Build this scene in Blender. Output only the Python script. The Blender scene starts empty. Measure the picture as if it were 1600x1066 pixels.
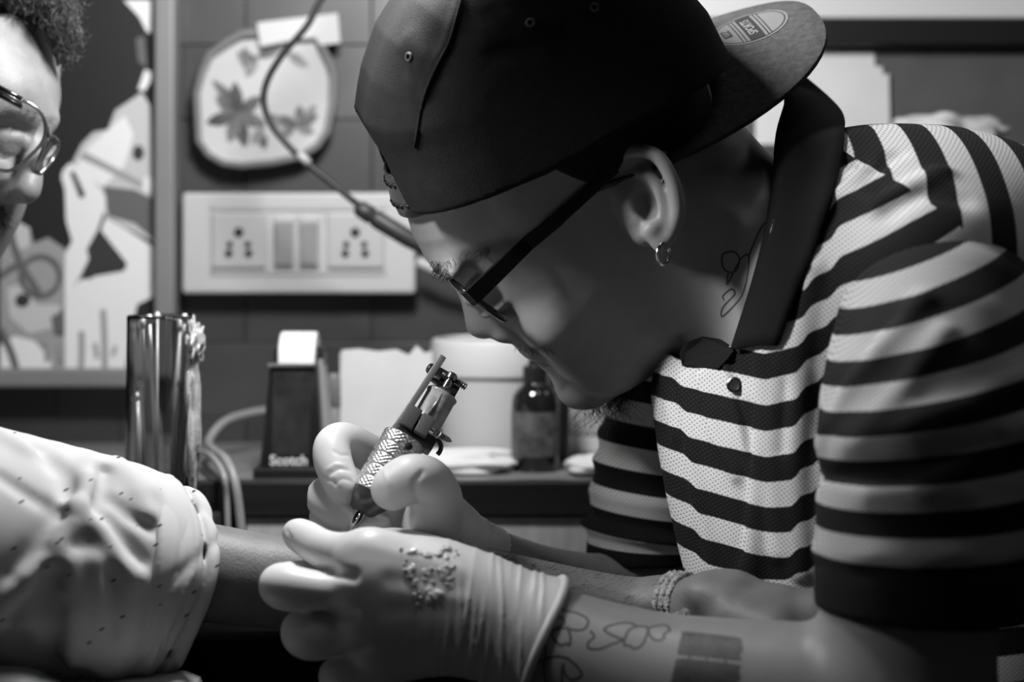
import time
T0 = time.time()
import bpy, bmesh, math, random
import numpy as np
from mathutils import Vector, Matrix

# ------------------------------------------------------------------ camera, world, lights, exposure
F = 2970.0            # focal length in pixels of the 1600 x 1066 frame
ZC = 0.935            # camera height (desk top is 0.75)
SC = bpy.context.scene
COL = SC.collection
cam_d = bpy.data.cameras.new('camera')
cam = bpy.data.objects.new('camera', cam_d); COL.objects.link(cam)
cam.location = (0, 0, ZC); cam.rotation_euler = (math.pi/2, 0, 0)
cam_d.sensor_width = 36.0; cam_d.lens = F/1600*36.0
cam_d.shift_y = -(533-360)/1600.0
cam_d.clip_start = 0.05
cam_d.dof.use_dof = True; cam_d.dof.focus_distance = 1.155; cam_d.dof.aperture_fstop = 3.9
SC.camera = cam
world = bpy.data.worlds.new('room_air'); SC.world = world; world.use_nodes = True
world.node_tree.nodes['Background'].inputs[0].default_value = (1, 1, 1, 1)
world.node_tree.nodes['Background'].inputs[1].default_value = 0.012
SC.view_settings.view_transform = 'Standard'; SC.view_settings.look = 'None'
SC.view_settings.gamma = 1.0; SC.view_settings.use_curve_mapping = False
SC.view_settings.exposure = 0.0

def W(px, py, d):
    """a point at distance d in front of the lens that is seen at (px, py)"""
    return np.array([(px-800)/F*d, d, ZC-(py-360)/F*d])

def lamp(name, kind, loc, target, power, size=0.1, size_y=None, spread=None):
    l = bpy.data.lights.new(name, kind); l.energy = power
    if kind == 'AREA':
        l.shape = 'DISK'; l.size = size
        if size_y: l.shape = 'RECTANGLE'; l.size_y = size_y
        if spread: l.spread = spread
    o = bpy.data.objects.new(name, l); COL.objects.link(o)
    o.location = loc
    o.rotation_euler = (Vector(target)-Vector(loc)).to_track_quat('-Z', 'Y').to_euler()
    return o
# the bright work lamp over the arm (above the frame)
KEY = W(570, -440, 1.165)
lamp('work_lamp', 'POINT', KEY, W(760, 800, 1.13), 18.5).data.shadow_soft_size = .06
# fill light added on the client's side to brighten the polo chest
lamp('chest_fill', 'AREA', W(-120, -230, .98), W(1150, 700, 1.12), .25, .08, spread=math.radians(44))
# overhead room light, and a lamp over the right-hand end of the desk
lamp('room_light', 'AREA', (0.38, 0.80, 2.1), (0.25, 1.0, 0.9), 1.1, 0.4)
lamp('shop_light', 'AREA', (0.75, 1.42, 1.5), (0.5, 1.3, 0.9), 0.4, 0.2)

# ------------------------------------------------------------------ materials
MATS = {}
def mat(name, g, rough=0.5, metal=0.0, noise=0.0, nscale=40.0, bump=0.0, bscale=200.0, spec=0.5, trans=0.0, ior=1.45, sss=0.0, coat=0.0, stretch=None):
    if name in MATS: return MATS[name]
    m = bpy.data.materials.new(name); m.use_nodes = True; MATS[name] = m
    nt = m.node_tree; b = nt.nodes['Principled BSDF']
    b.inputs['Base Color'].default_value = (g, g, g, 1)
    b.inputs['Roughness'].default_value = rough; b.inputs['Metallic'].default_value = metal
    b.inputs['Specular IOR Level'].default_value = spec; b.inputs['IOR'].default_value = ior
    b.inputs['Transmission Weight'].default_value = trans; b.inputs['Coat Weight'].default_value = coat
    if sss:
        b.inputs['Subsurface Weight'].default_value = sss
        b.inputs['Subsurface Radius'].default_value = (0.006, 0.006, 0.006); b.inputs['Subsurface Scale'].default_value = 1.0
    if noise or bump:
        tc = nt.nodes.new('ShaderNodeTexCoord'); src = tc.outputs['Object']
        if stretch:
            mp = nt.nodes.new('ShaderNodeMapping'); mp.inputs['Scale'].default_value = stretch
            nt.links.new(src, mp.inputs['Vector']); src = mp.outputs[0]
    if noise:
        n = nt.nodes.new('ShaderNodeTexNoise'); n.inputs['Scale'].default_value = nscale; n.inputs['Detail'].default_value = 4
        r = nt.nodes.new('ShaderNodeMapRange'); r.inputs['From Min'].default_value = .25; r.inputs['From Max'].default_value = .75
        r.inputs['To Min'].default_value = g*(1-noise); r.inputs['To Max'].default_value = g*(1+noise)
        nt.links.new(src, n.inputs['Vector']); nt.links.new(n.outputs['Fac'], r.inputs['Value'])
        nt.links.new(r.outputs[0], b.inputs['Base Color'])
    if bump:
        n2 = nt.nodes.new('ShaderNodeTexNoise'); n2.inputs['Scale'].default_value = bscale; n2.inputs['Detail'].default_value = 3
        bp = nt.nodes.new('ShaderNodeBump'); bp.inputs['Strength'].default_value = bump; bp.inputs['Distance'].default_value = 0.001
        nt.links.new(src, n2.inputs['Vector']); nt.links.new(n2.outputs['Fac'], bp.inputs['Height'])
        nt.links.new(bp.outputs[0], b.inputs['Normal'])
    return m

def stripe_mat(name, light, dark, dot=900.0):
    """knit cloth: stripes follow the point attribute 's', light where frac(s) is within a quarter of a whole number; pinhole mesh"""
    m = bpy.data.materials.new(name); m.use_nodes = True; nt = m.node_tree; b = nt.nodes['Principled BSDF']
    b.inputs['Roughness'].default_value = 0.85; b.inputs['Specular IOR Level'].default_value = 0.2
    def math_(op, a, c=None, v=None):
        n = nt.nodes.new('ShaderNodeMath'); n.operation = op
        nt.links.new(a, n.inputs[0])
        if c is not None: nt.links.new(c, n.inputs[1])
        elif v is not None: n.inputs[1].default_value = v
        return n.outputs[0]
    a = nt.nodes.new('ShaderNodeAttribute'); a.attribute_name = 's'
    a2 = nt.nodes.new('ShaderNodeAttribute'); a2.attribute_name = 's2'; am = nt.nodes.new('ShaderNodeAttribute'); am.attribute_name = 'm'
    sel = nt.nodes.new('ShaderNodeMix'); nt.links.new(math_('GREATER_THAN', am.outputs['Fac'], v=0.0), sel.inputs['Factor'])
    nt.links.new(a.outputs['Fac'], sel.inputs['A']); nt.links.new(a2.outputs['Fac'], sel.inputs['B'])
    fr = math_('PINGPONG', sel.outputs['Result'], v=0.5)          # 0 at whole numbers, .5 half way
    st = nt.nodes.new('ShaderNodeMapRange'); st.inputs['From Min'].default_value = .237; st.inputs['From Max'].default_value = .263
    nt.links.new(fr, st.inputs['Value'])                      # 0 light, 1 dark
    tc = nt.nodes.new('ShaderNodeTexCoord'); mp = nt.nodes.new('ShaderNodeMapping')
    mp.inputs['Rotation'].default_value = (0, math.radians(40), 0)
    mp.inputs['Scale'].default_value = (dot, 0.0, dot)
    nt.links.new(tc.outputs['Object'], mp.inputs['Vector'])
    sx = nt.nodes.new('ShaderNodeSeparateXYZ'); nt.links.new(mp.outputs[0], sx.inputs[0])
    dd = math_('MULTIPLY', math_('SINE', sx.outputs[0]), math_('SINE', sx.outputs[2]))
    ad = math_('ABSOLUTE', dd)
    hole = nt.nodes.new('ShaderNodeMapRange'); hole.inputs['From Min'].default_value = .62; hole.inputs['From Max'].default_value = .92
    nt.links.new(ad, hole.inputs['Value'])
    cl = nt.nodes.new('ShaderNodeMix'); cl.data_type = 'RGBA'
    cl.inputs['A'].default_value = (light,)*3+(1,); cl.inputs['B'].default_value = (light*.34,)*3+(1,)
    nt.links.new(hole.outputs[0], cl.inputs['Factor'])
    cd = nt.nodes.new('ShaderNodeMix'); cd.data_type = 'RGBA'
    cd.inputs['A'].default_value = (dark,)*3+(1,); cd.inputs['B'].default_value = (dark*4+.006,)*3+(1,)
    nt.links.new(hole.outputs[0], cd.inputs['Factor'])
    mx = nt.nodes.new('ShaderNodeMix'); mx.data_type = 'RGBA'
    nt.links.new(st.outputs[0], mx.inputs['Factor']); nt.links.new(cl.outputs['Result'], mx.inputs['A']); nt.links.new(cd.outputs['Result'], mx.inputs['B'])
    nt.links.new(mx.outputs['Result'], b.inputs['Base Color'])
    bp = nt.nodes.new('ShaderNodeBump'); bp.inputs['Strength'].default_value = .35; bp.inputs['Distance'].default_value = .0006; bp.invert = True
    nt.links.new(hole.outputs[0], bp.inputs['Height']); nt.links.new(bp.outputs[0], b.inputs['Normal'])
    MATS[name] = m
    return m

# ------------------------------------------------------------------ objects
def tag(o, label=None, cat=None, group=None, kind=None):
    if label: o['label'] = label
    if cat: o['category'] = cat
    if group: o['group'] = group
    if kind: o['kind'] = kind
    return o
def empty(name, loc, label=None, cat=None, group=None):
    o = bpy.data.objects.new(name, None); COL.objects.link(o); o.location = Vector(loc); o.empty_display_size = 0.02
    return tag(o, label, cat, group)
def root_of(o):
    while o.parent: o = o.parent
    return o
def link(name, me, m=None, parent=None):
    if m is not None:
        me.materials.clear(); me.materials.append(m)
    o = bpy.data.objects.new(name, me); COL.objects.link(o)
    if parent is not None:
        o.parent = parent
        pm = Matrix.Identity(4); q = parent
        chain_ = []
        while q is not None: chain_.append(q); q = q.parent
        for q in reversed(chain_):
            pm = pm @ q.matrix_parent_inverse @ Matrix.LocRotScale(q.location, q.rotation_euler, q.scale)
        o.matrix_parent_inverse = pm.inverted()
    return o
def pymesh(name, v, f, smooth=True):
    me = bpy.data.meshes.new(name); me.from_pydata([tuple(map(float, p)) for p in v], [], [tuple(map(int, q)) for q in f]); me.update()
    if smooth: me.polygons.foreach_set('use_smooth', [True]*len(me.polygons))
    return me
def quadmesh(name, v, q, attrs=None):
    me = bpy.data.meshes.new(name)
    v = np.asarray(v, np.float32); q = np.asarray(q, np.int32)
    me.vertices.add(len(v)); me.vertices.foreach_set('co', v.ravel())
    me.loops.add(q.size); me.loops.foreach_set('vertex_index', q.ravel())
    me.polygons.add(len(q)); me.polygons.foreach_set('loop_start', np.arange(0, q.size, 4, dtype=np.int32))
    me.polygons.foreach_set('use_smooth', np.ones(len(q), bool))
    me.update(calc_edges=True); me.validate()
    for k, a in (attrs or {}).items():
        at = me.attributes.new(k, 'FLOAT', 'POINT'); at.data.foreach_set('value', np.asarray(a, np.float32))
    return me
class MB:
    """collects simple shapes into one mesh"""
    def __init__(s): s.v = []; s.f = []
    def add(s, v, f):
        n = len(s.v); s.v += [np.asarray(p, float) for p in v]; s.f += [[i+n for i in q] for q in f]; return s
    def box(s, c, size, R=None, bev=0.0):
        c = np.asarray(c, float); hx, hy, hz = [k/2 for k in size]
        R = np.eye(3) if R is None else np.asarray(R)
        if bev <= 0:
            P = [c+R@np.array((x, y, z)) for x in (-hx, hx) for y in (-hy, hy) for z in (-hz, hz)]
            return s.add(P, [(0,1,3,2),(4,6,7,5),(0,4,5,1),(2,3,7,6),(0,2,6,4),(1,5,7,3)])
        bm = bmesh.new(); bmesh.ops.create_cube(bm, size=1.0)
        for v in bm.verts: v.co = Vector((v.co.x*2*hx, v.co.y*2*hy, v.co.z*2*hz))
        bmesh.ops.bevel(bm, geom=list(bm.edges), offset=bev, segments=2, profile=.5, affect='EDGES')
        bm.verts.index_update()
        s.add([c+R@np.array(v.co) for v in bm.verts], [[v.index for v in f.verts] for f in bm.faces]); bm.free(); return s
    def tube(s, pts, r, n=8, cap=True):
        pts = [np.asarray(p, float) for p in pts]; m = len(pts)
        rr = [r]*m if np.isscalar(r) else list(r)
        t0 = pts[1]-pts[0]; t0 = t0/np.linalg.norm(t0)
        u = np.cross(t0, (0, 0, 1.)); 
        if np.linalg.norm(u) < .1: u = np.cross(t0, (1., 0, 0))
        u /= np.linalg.norm(u); V = []; Fc = []
        for i in range(m):
            t = pts[min(i+1, m-1)]-pts[max(i-1, 0)]; t = t/(np.linalg.norm(t)+1e-12)
            u = u-t*np.dot(u, t); u /= np.linalg.norm(u)+1e-12; w = np.cross(t, u)
            for k in range(n):
                a = 2*math.pi*k/n; V.append(pts[i]+rr[i]*(math.cos(a)*u+math.sin(a)*w))
        for i in range(m-1):
            for k in range(n):
                k2 = (k+1) % n; Fc.append((i*n+k, i*n+k2, (i+1)*n+k2, (i+1)*n+k))
        if cap: Fc += [tuple(range(n-1, -1, -1)), tuple(range((m-1)*n, m*n))]
        return s.add(V, Fc)
    def lathe(s, base, axis, prof, n=24, sx=1.0):
        """prof: list of (radius, height along the axis)"""
        base = np.asarray(base, float); ax = np.asarray(axis, float); ax = ax/np.linalg.norm(ax)
        u = np.cross(ax, (0, 1., 0)); 
        if np.linalg.norm(u) < .1: u = np.cross(ax, (1., 0, 0))
        u /= np.linalg.norm(u); w = np.cross(ax, u); V = []; Fc = []
        for r, h in prof:
            for k in range(n):
                a = 2*math.pi*k/n; V.append(base+ax*h+max(r, 1e-6)*(math.cos(a)*u*sx+math.sin(a)*w))
        for i in range(len(prof)-1):
            for k in range(n):
                k2 = (k+1) % n; Fc.append((i*n+k, i*n+k2, (i+1)*n+k2, (i+1)*n+k))
        Fc += [tuple(range(n-1, -1, -1)), tuple(range((len(prof)-1)*n, len(prof)*n))]
        return s.add(V, Fc)
    def prism(s, poly, off):
        """poly: 3D polygon, off: extrusion vector"""
        n = len(poly); off = np.asarray(off, float); P = [np.asarray(p, float) for p in poly]
        return s.add(P+[p+off for p in P], [tuple(range(n)), tuple(range(2*n-1, n-1, -1))]+[(i, i+n, (i+1) % n+n, (i+1) % n) for i in range(n)])
    def build(s, name, m, parent=None, smooth=False, angle=None, bev=0):
        me = pymesh(name, s.v, s.f, smooth)
        bm = bmesh.new(); bm.from_mesh(me); bmesh.ops.recalc_face_normals(bm, faces=list(bm.faces))
        if bev: bmesh.ops.bevel(bm, geom=list(bm.edges), offset=bev, segments=2, profile=.5, affect='EDGES')
        if angle:
            for f in bm.faces: f.smooth = True
            for e in bm.edges:
                if len(e.link_faces) == 2 and e.calc_face_angle(0) > math.radians(angle): e.smooth = False
        bm.to_mesh(me); bm.free()
        return link(name, me, m, parent)
def spline(pts, n=8):
    """Catmull-Rom through points of any dimension"""
    P = np.asarray(pts, float); P = np.vstack([2*P[0]-P[1], P, 2*P[-1]-P[-2]]); out = []
    for i in range(1, len(P)-2):
        a, b, c, d = P[i-1], P[i], P[i+1], P[i+2]
        for t in np.linspace(0, 1, n, endpoint=False):
            out.append(.5*((2*b)+(-a+c)*t+(2*a-5*b+4*c-d)*t*t+(-a+3*b-3*c+d)*t**3))
    out.append(P[-2]); return np.array(out)

# ------------------------------------------------------------------ signed distance modelling
def ln(v): return np.sqrt(np.einsum('...i,...i->...', v, v))
def smin(a, b, k):
    h = np.maximum(k-np.abs(a-b), 0)/k
    return np.minimum(a, b)-h*h*k*.25
def smax(a, b, k): return -smin(-a, -b, k)
def cone(p, a, b, ra, rb):
    a = np.asarray(a, np.float32); b = np.asarray(b, np.float32); ba = b-a
    q = p-a; t = np.minimum(np.maximum((q@ba)/(ba@ba+1e-12), 0), 1)
    return ln(q-t[:, None]*ba)-(ra+t*(rb-ra))
def chain(p, pts, k=None):
    d = None
    for i in range(len(pts)-1):
        c = cone(p, pts[i][:3], pts[i+1][:3], pts[i][3], pts[i+1][3])
        d = c if d is None else (np.minimum(d, c) if not k else smin(d, c, k))
    return d
def ell(p, c, r, R=None):
    q = p-np.asarray(c, np.float32)
    if R is not None: q = q@np.asarray(R, np.float32)      # columns of R are the axes
    r = np.asarray(r, np.float32)
    k0 = ln(q/r); k1 = ln(q/(r*r))
    return k0*(k0-1)/np.maximum(k1, 1e-9)
def poly2(x, y, P):
    """signed distance to a 2D polygon"""
    P = np.asarray(P, np.float32); n = len(P); d = np.full(x.shape, 1e9, np.float32); s = np.ones(x.shape, np.float32)
    for i in range(n):
        a = P[i]; b = P[i-1]; ex, ey = b-a; wx = x-a[0]; wy = y-a[1]
        t = np.clip((wx*ex+wy*ey)/(ex*ex+ey*ey+1e-12), 0, 1)
        d = np.minimum(d, (wx-ex*t)**2+(wy-ey*t)**2)
        c1 = y >= a[1]; c2 = y < b[1]; c3 = ex*wy > ey*wx
        s = np.where((c1 & c2 & c3) | (~c1 & ~c2 & ~c3), -s, s)
    return s*np.sqrt(d)
def bounded(p, c, rad, fn, far=0.02):
    dist = ln(p-np.asarray(c, np.float32))-rad
    out = np.maximum(dist, 0)+far; out = out.astype(np.float32)
    ins = dist < 0
    if ins.any(): out[ins] = fn(p[ins])
    return out
def PX(px, py, d, rpx):
    """(x, y, z, radius) from a seen position, a distance and a seen radius"""
    w = W(px, py, d); return (w[0], w[1], w[2], rpx*d/F)
VERB = 0
def net(fn, lo, hi, h, newton=1):
    """mesh of the zero set of fn inside the box (naive surface nets over active blocks)"""
    t_ = time.time(); lo = np.asarray(lo, float); hi = np.asarray(hi, float); B = 10
    nb = np.maximum(np.ceil((hi-lo)/(h*B)).astype(int), 1); n = nb*B+1
    V = np.empty(n, np.float32)
    bi = np.stack(np.meshgrid(*[np.arange(k) for k in nb], indexing='ij'), -1).reshape(-1, 3)
    cen = (lo+(bi+.5)*B*h).astype(np.float32)
    dc = fn(cen); act = np.abs(dc) < B*h*1.25+.003
    big = np.where(dc > 0, 1.0, -1.0).astype(np.float32).reshape(nb)
    V[...] = 1.0
    V[:-1, :-1, :-1] = np.repeat(np.repeat(np.repeat(big, B, 0), B, 1), B, 2)
    r = np.arange(B+1); loc = np.stack(np.meshgrid(r, r, r, indexing='ij'), -1).reshape(-1, 3)
    ab = bi[act]
    for s in range(0, len(ab), 200):
        sub = ab[s:s+200]; idx = (sub[:, None, :]*B+loc[None]).reshape(-1, 3)
        val = fn((lo+idx*h).astype(np.float32)); V[idx[:, 0], idx[:, 1], idx[:, 2]] = val
    V[0] = np.abs(V[0])+1e-4; V[-1] = np.abs(V[-1])+1e-4
    V[:, 0] = np.abs(V[:, 0])+1e-4; V[:, -1] = np.abs(V[:, -1])+1e-4
    V[:, :, 0] = np.abs(V[:, :, 0])+1e-4; V[:, :, -1] = np.abs(V[:, :, -1])+1e-4
    neg = V < 0
    cnt = np.zeros(n-1, np.int8)
    off = [(i, j, k) for i in (0, 1) for j in (0, 1) for k in (0, 1)]
    sl = lambda o: tuple(slice(a, n[q]-1+a) for q, a in enumerate(o))
    for o in off: cnt += neg[sl(o)]
    cells = np.argwhere((cnt > 0) & (cnt < 8))
    ids = np.full(n-1, -1, np.int32); ids[cells[:, 0], cells[:, 1], cells[:, 2]] = np.arange(len(cells))
    acc = np.zeros((len(cells), 3)); num = np.zeros(len(cells))
    for a in range(8):
        for b in range(a+1, 8):
            oa, ob = np.array(off[a]), np.array(off[b])
            if np.abs(oa-ob).sum() != 1: continue
            va = V[tuple((cells+oa).T)]; vb = V[tuple((cells+ob).T)]
            m = (va < 0) != (vb < 0); t = np.where(m, va/(va-vb+1e-20), 0)
            acc += np.where(m[:, None], oa+t[:, None]*(ob-oa), 0); num += m
    P = lo+(cells+acc/np.maximum(num, 1)[:, None])*h
    Q = []
    for ax in range(3):
        u, v = [(1, 2), (2, 0), (0, 1)][ax]
        s0 = [slice(0, n[q]-1) if q == ax else slice(1, n[q]-1) for q in range(3)]
        s1 = list(s0); s1[ax] = slice(1, n[ax])
        a = neg[tuple(s0)]; b = neg[tuple(s1)]
        for e, flip in ((np.argwhere(a & ~b), False), (np.argwhere(~a & b), True)):
            if not len(e): continue
            e = e.copy(); e[:, u] += 1; e[:, v] += 1
            def cid(du, dv):
                c = e.copy(); c[:, u] -= du; c[:, v] -= dv; return ids[c[:, 0], c[:, 1], c[:, 2]]
            q = np.stack([cid(1, 1), cid(0, 1), cid(0, 0), cid(1, 0)], 1)
            Q.append(q[:, ::-1] if flip else q)
    Q = np.vstack(Q)
    for _ in range(newton):
        e = h*.25; d0 = fn(P.astype(np.float32)); g = np.zeros_like(P)
        for q in range(3):
            dp = np.zeros(3); dp[q] = e
            g[:, q] = (fn((P+dp).astype(np.float32))-fn((P-dp).astype(np.float32)))/(2*e)
        g2 = np.maximum((g*g).sum(1), .25)
        P = P-np.clip(d0/g2, -h*.6, h*.6)[:, None]*g
    if VERB: print('net %d verts %.1fs' % (len(P), time.time()-t_), flush=True)
    return P, Q
def trace(fn, px, py, d0=0.8, d1=1.6, shrink=.7):
    """where the sight lines through the given picture points meet fn = 0, and the surface normals there"""
    px = np.atleast_1d(np.asarray(px, float)); py = np.atleast_1d(np.asarray(py, float))
    D = np.stack([(px-800)/F, np.ones_like(px), -(py-360)/F], 1); t = np.full(len(px), d0)
    O = np.array([0, 0, ZC])
    for _ in range(90):
        t = np.minimum(t+fn((O+D*t[:, None]).astype(np.float32))*shrink, d1)
    P = O+D*t[:, None]; e = 1e-3; g = np.zeros_like(P)
    for q in range(3):
        dp = np.zeros(3); dp[q] = e
        g[:, q] = fn((P+dp).astype(np.float32))-fn((P-dp).astype(np.float32))
    g /= ln(g)[:, None]+1e-9
    return P, g, t < d1-1e-4
def fold(p, d, pts, amp, wid):
    """push a cloth surface d out (amp > 0) or in along a line of points"""
    P_ = np.asarray(pts, np.float32)[:, :3]; lo, hi = P_.min(0)-3*wid, P_.max(0)+3*wid
    i = np.nonzero((np.abs(d) < .03) & ((p > lo) & (p < hi)).all(1))[0]
    if not len(i): return d
    q = p[i]; dist = None
    for k in range(len(P_)-1):
        c = cone(q, P_[k], P_[k+1], 0, 0); dist = c if dist is None else np.minimum(dist, c)
    d = d.copy(); d[i] -= amp*np.exp(-(dist/wid)**2); return d
# ------------------------------------------------------------------ the setting
random.seed(7); np.random.seed(7)
DW = 1.66                                     # the back wall
def S(px, d): return px*d/F                   # a seen length at distance d
m_wall = mat('wall_paint', .035, .6); m_floor = mat('floor_vinyl', .12, .5, noise=.3, nscale=6)
wb = MB().box((0.05, DW+.05, 1.0), (3.2, .09, 2.6)).build('wall_back', m_wall); tag(wb, kind='structure')
fl = MB().box((0.05, .2, -.03), (3.2, 3.2, .06)).build('floor', m_floor); tag(fl, kind='structure')
tile_ms = [mat('dark_tile_%d' % i, g, .42, noise=.25, nscale=14) for i, g in enumerate((.046, .053, .041))]
tile_me = [MB().box((0, 0, 0), (.1092, .009, .0642), bev=.0007).build('tile', mm) for mm in tile_ms]
proto_me = [o.data for o in tile_me]
for o in tile_me: bpy.data.objects.remove(o)
TX0, TZ0 = W(384, 70, DW)[0], W(384, 70, DW)[2]
for j in range(-9, 5):
    for i in range(-6, 6):
        me = proto_me[random.choice((0, 0, 1, 1, 2))]
        o = bpy.data.objects.new('tile', me); COL.objects.link(o); o.parent = wb
        o.location = (TX0+(i+.5)*.11+(.055 if j % 2 else 0), DW+.003+random.uniform(-.0006, .0006), TZ0+(j+.5)*.065)

# grey board on the right-hand wall with its black rail, white board above
gb = empty('pin_board', W(1420, 620, 1.645), 'grey pin board on the back wall behind the striped shoulder', 'board')
MB().box((.43, 1.648, .938), (.74, .012, .344), bev=.002).build('felt_panel', mat('grey_felt', .085, .9, noise=.15, nscale=30), gb)
a, b = W(1000, 72, 1.63), W(1800, 30, 1.63)
MB().box(((a[0]+b[0])/2, 1.634, (a[2]+b[2])/2), (b[0]-a[0], .03, b[2]-a[2]), bev=.002).build('rail', mat('black_rail', .006, .5), gb)
wh = empty('white_board', W(1400, 20, 1.64), 'white wall board above the black rail at top right', 'board')
a, b = W(985, 29, 1.645), W(1815, -330, 1.645)
MB().box(((a[0]+b[0])/2, 1.648, (a[2]+b[2])/2), (b[0]-a[0], .012, b[2]-a[2]), bev=.002).build('panel', mat('white_enamel', .62, .35), wh)
MB().box(((a[0]+b[0])/2, 1.648, b[2]+.01), (b[0]-a[0], .016, .02), bev=.002).build('frame_bar', mat('black_rail', .006), wh)
def flat(name, pts, d, m, parent=None, th=.0006, wob=0):
    P = [W(x, y, d) for x, y in pts]
    if wob:
        for p in P: p[1] += random.uniform(-wob, wob)
    return MB().prism(P, (0, th, 0)).build(name, m, parent)
m_paper = mat('white_paper', .62, .8, noise=.06, nscale=25)
for k, (pts, lab) in enumerate((
    ([(1205, 78), (1366, 82), (1371, 196), (1205, 204)], 'white paper sheet pinned highest on the grey board'),
    ([(1190, 100), (1379, 104), (1382, 210), (1190, 215)], 'white paper sheet pinned in the middle of the sheet stack on the board'),
    ([(1180, 118), (1389, 116), (1391, 222), (1180, 226)], 'front white paper sheet with a faint pencil smudge on the board'))):
    o = flat('paper_sheet', pts, 1.6405-.0012*k, m_paper, None, .0005)
    tag(o, lab, 'paper', 'sheets pinned on the grey board')

# crumpled cloth and pale folder behind the shoulder
def crumple(name, c, size, m, seed, parent=None, n=26, amp=.35, flatb=True):
    rs = np.random.RandomState(seed); ph = rs.rand(12, 3)*9; fr = rs.randn(12, 3)*2.6
    V = []; Fc = []
    for i in range(n+1):
        th = math.pi*i/n
        for k in range(2*n):
            a = math.pi*k/n; p = np.array([math.sin(th)*math.cos(a), math.sin(th)*math.sin(a), math.cos(th)])
            w = sum(abs(math.sin(fr[q]@p+ph[q, 0])) for q in range(12))/12
            r = 1+amp*(w-.6)*2.2
            v = p*r
            if flatb: v[2] = max(v[2], -.55)
            V.append(np.asarray(c)+v*np.asarray(size))
    for i in range(n):
        for k in range(2*n):
            k2 = (k+1) % (2*n); Fc.append((i*2*n+k, i*2*n+k2, (i+1)*2*n+k2, (i+1)*2*n+k))
    return MB().add(V, Fc).build(name, m, parent, smooth=True)
led = empty('ledge', W(1450, 232, 1.56), 'dark narrow ledge along the wall behind the striped shoulder', 'shelf')
MB().box((W(1450, 232, 1.575)[0], 1.585, W(1450, 237, 1.575)[2]), (.4, .1, .008), bev=.001).build('board', mat('ledge_wood', .05, .5), led)
for xx in (1330, 1640):
    MB().prism([W(xx, 240, 1.64), W(xx, 240, 1.55), W(xx, 300, 1.64)], (.008, 0, 0)).build('bracket', mat('black_rail', .006), led)
tag(crumple('cleaning_cloth', W(1480, 218, 1.575), (.046, .03, .017), mat('pale_cloth', .5, .9), 3, amp=.9), 'crumpled pale cleaning cloth on the ledge above the striped shoulder', 'cloth')
tag(crumple('tissue', W(1415, 226, 1.58), (.022, .025, .009), m_paper, 5, amp=.6), 'small white tissue on the ledge beside the pale cloth', 'tissue')
fo = empty('paper_folder', W(1610, 228, 1.57), 'pale folder leaning on the ledge at the far right edge', 'folder')
MB().prism([W(1535, 208, 1.585), W(1560, 205, 1.585), W(1660, 290, 1.56), W(1630, 300, 1.56)], (0, .004, 0)).build('cover', mat('pale_cloth', .5), fo)

# framed poster on the left
pf = empty('framed_poster', W(60, 600, 1.64), 'grey framed dark poster with pale cut-out figures on the left wall', 'poster')
m_frame = mat('grey_frame', .2, .45, noise=.1, nscale=9)
def bar(x0, y0, x1, y1, d, th, m, parent, name):
    a, b = W(x0, y0, d), W(x1, y1, d)
    return MB().box(((a[0]+b[0])/2, d+th/2, (a[2]+b[2])/2), (abs(b[0]-a[0]), th, abs(b[2]-a[2])), bev=.003).build(name, m, parent)
bar(240, -330, 272, 606, 1.625, .03, m_frame, pf, 'frame_bar'); bar(-420, 577, 240, 606, 1.625, .03, m_frame, pf, 'frame_bar')
bar(-420, -330, 240, -300, 1.625, .03, m_frame, pf, 'frame_bar'); bar(-450, -330, -420, 606, 1.625, .03, m_frame, pf, 'frame_bar')
bar(-425, -305, 245, 582, 1.642, .006, mat('poster_ground', .014, .5), pf, 'poster_sheet')
pw = mat('poster_white', .74, .6); pg = mat('poster_grey', .3, .6); pm = mat('poster_mid', .5, .6); pk = mat('poster_dark', .03, .6); pd = mat('poster_line', .11, .6)
Z1 = lambda L: [(x/2.665, y/2.665) for x, y in L]
Z3 = lambda L: [(x/2.665, y/2.665+300) for x, y in L]
layer = [0]
def pr(pts, m):
    layer[0] += 1
    flat('print_patch', pts, 1.6415-.00008*layer[0], m, pf, .0002)
pr(Z3([(0, 130), (60, 110), (120, 150), (140, 215), (200, 190), (275, 240), (275, 742), (0, 742)]), pg)
pr(Z3([(0, 640), (60, 600), (140, 620), (210, 690), (215, 742), (0, 742)]), pw)
pr(Z3([(60, 120), (125, 150), (120, 230), (80, 240), (50, 180)]), pm)
pr(Z3([(30, 400), (100, 380), (150, 470), (250, 470), (240, 560), (120, 590), (40, 520)]), pm)
pr(Z1([(300, 680), (340, 600), (390, 550), (450, 540), (480, 460), (540, 420), (590, 385), (625, 440), (640, 700), (640, 1010), (440, 900), (330, 720)]), pm)
pr(Z1([(320, 690), (370, 610), (520, 480), (555, 560), (520, 690), (430, 775), (350, 735)]), pw)
pr(Z1([(430, 775), (560, 790), (640, 830), (640, 1000), (560, 930), (450, 900)]), pd)
pr(Z1([(340, 640), (360, 635), (600, 760), (600, 790), (420, 700), (335, 660)]), pg)
el = lambda cx, cy, rx, ry, n=20: [(cx+rx*math.cos(2*math.pi*k/n), cy+ry*math.sin(2*math.pi*k/n)) for k in range(n)]
pr(Z1(el(576, 637, 24, 32)), pk); pr(Z1(el(618, 770, 24, 36)), pw)
pr(Z3([(262, -90), (290, -120), (330, -100), (400, -30), (440, 20), (440, 60), (405, 160), (360, 240), (372, 275), (330, 360), (300, 400), (270, 742), (270, 260), (300, 205), (275, 120), (270, -10), (255, -60)]), pw)
pr(Z3([(300, 400), (330, 368), (400, 350), (515, 330), (530, 300), (420, 160), (440, 105), (520, 150), (645, 235), (648, 430), (570, 470), (520, 742), (270, 742)]), pw)
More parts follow.
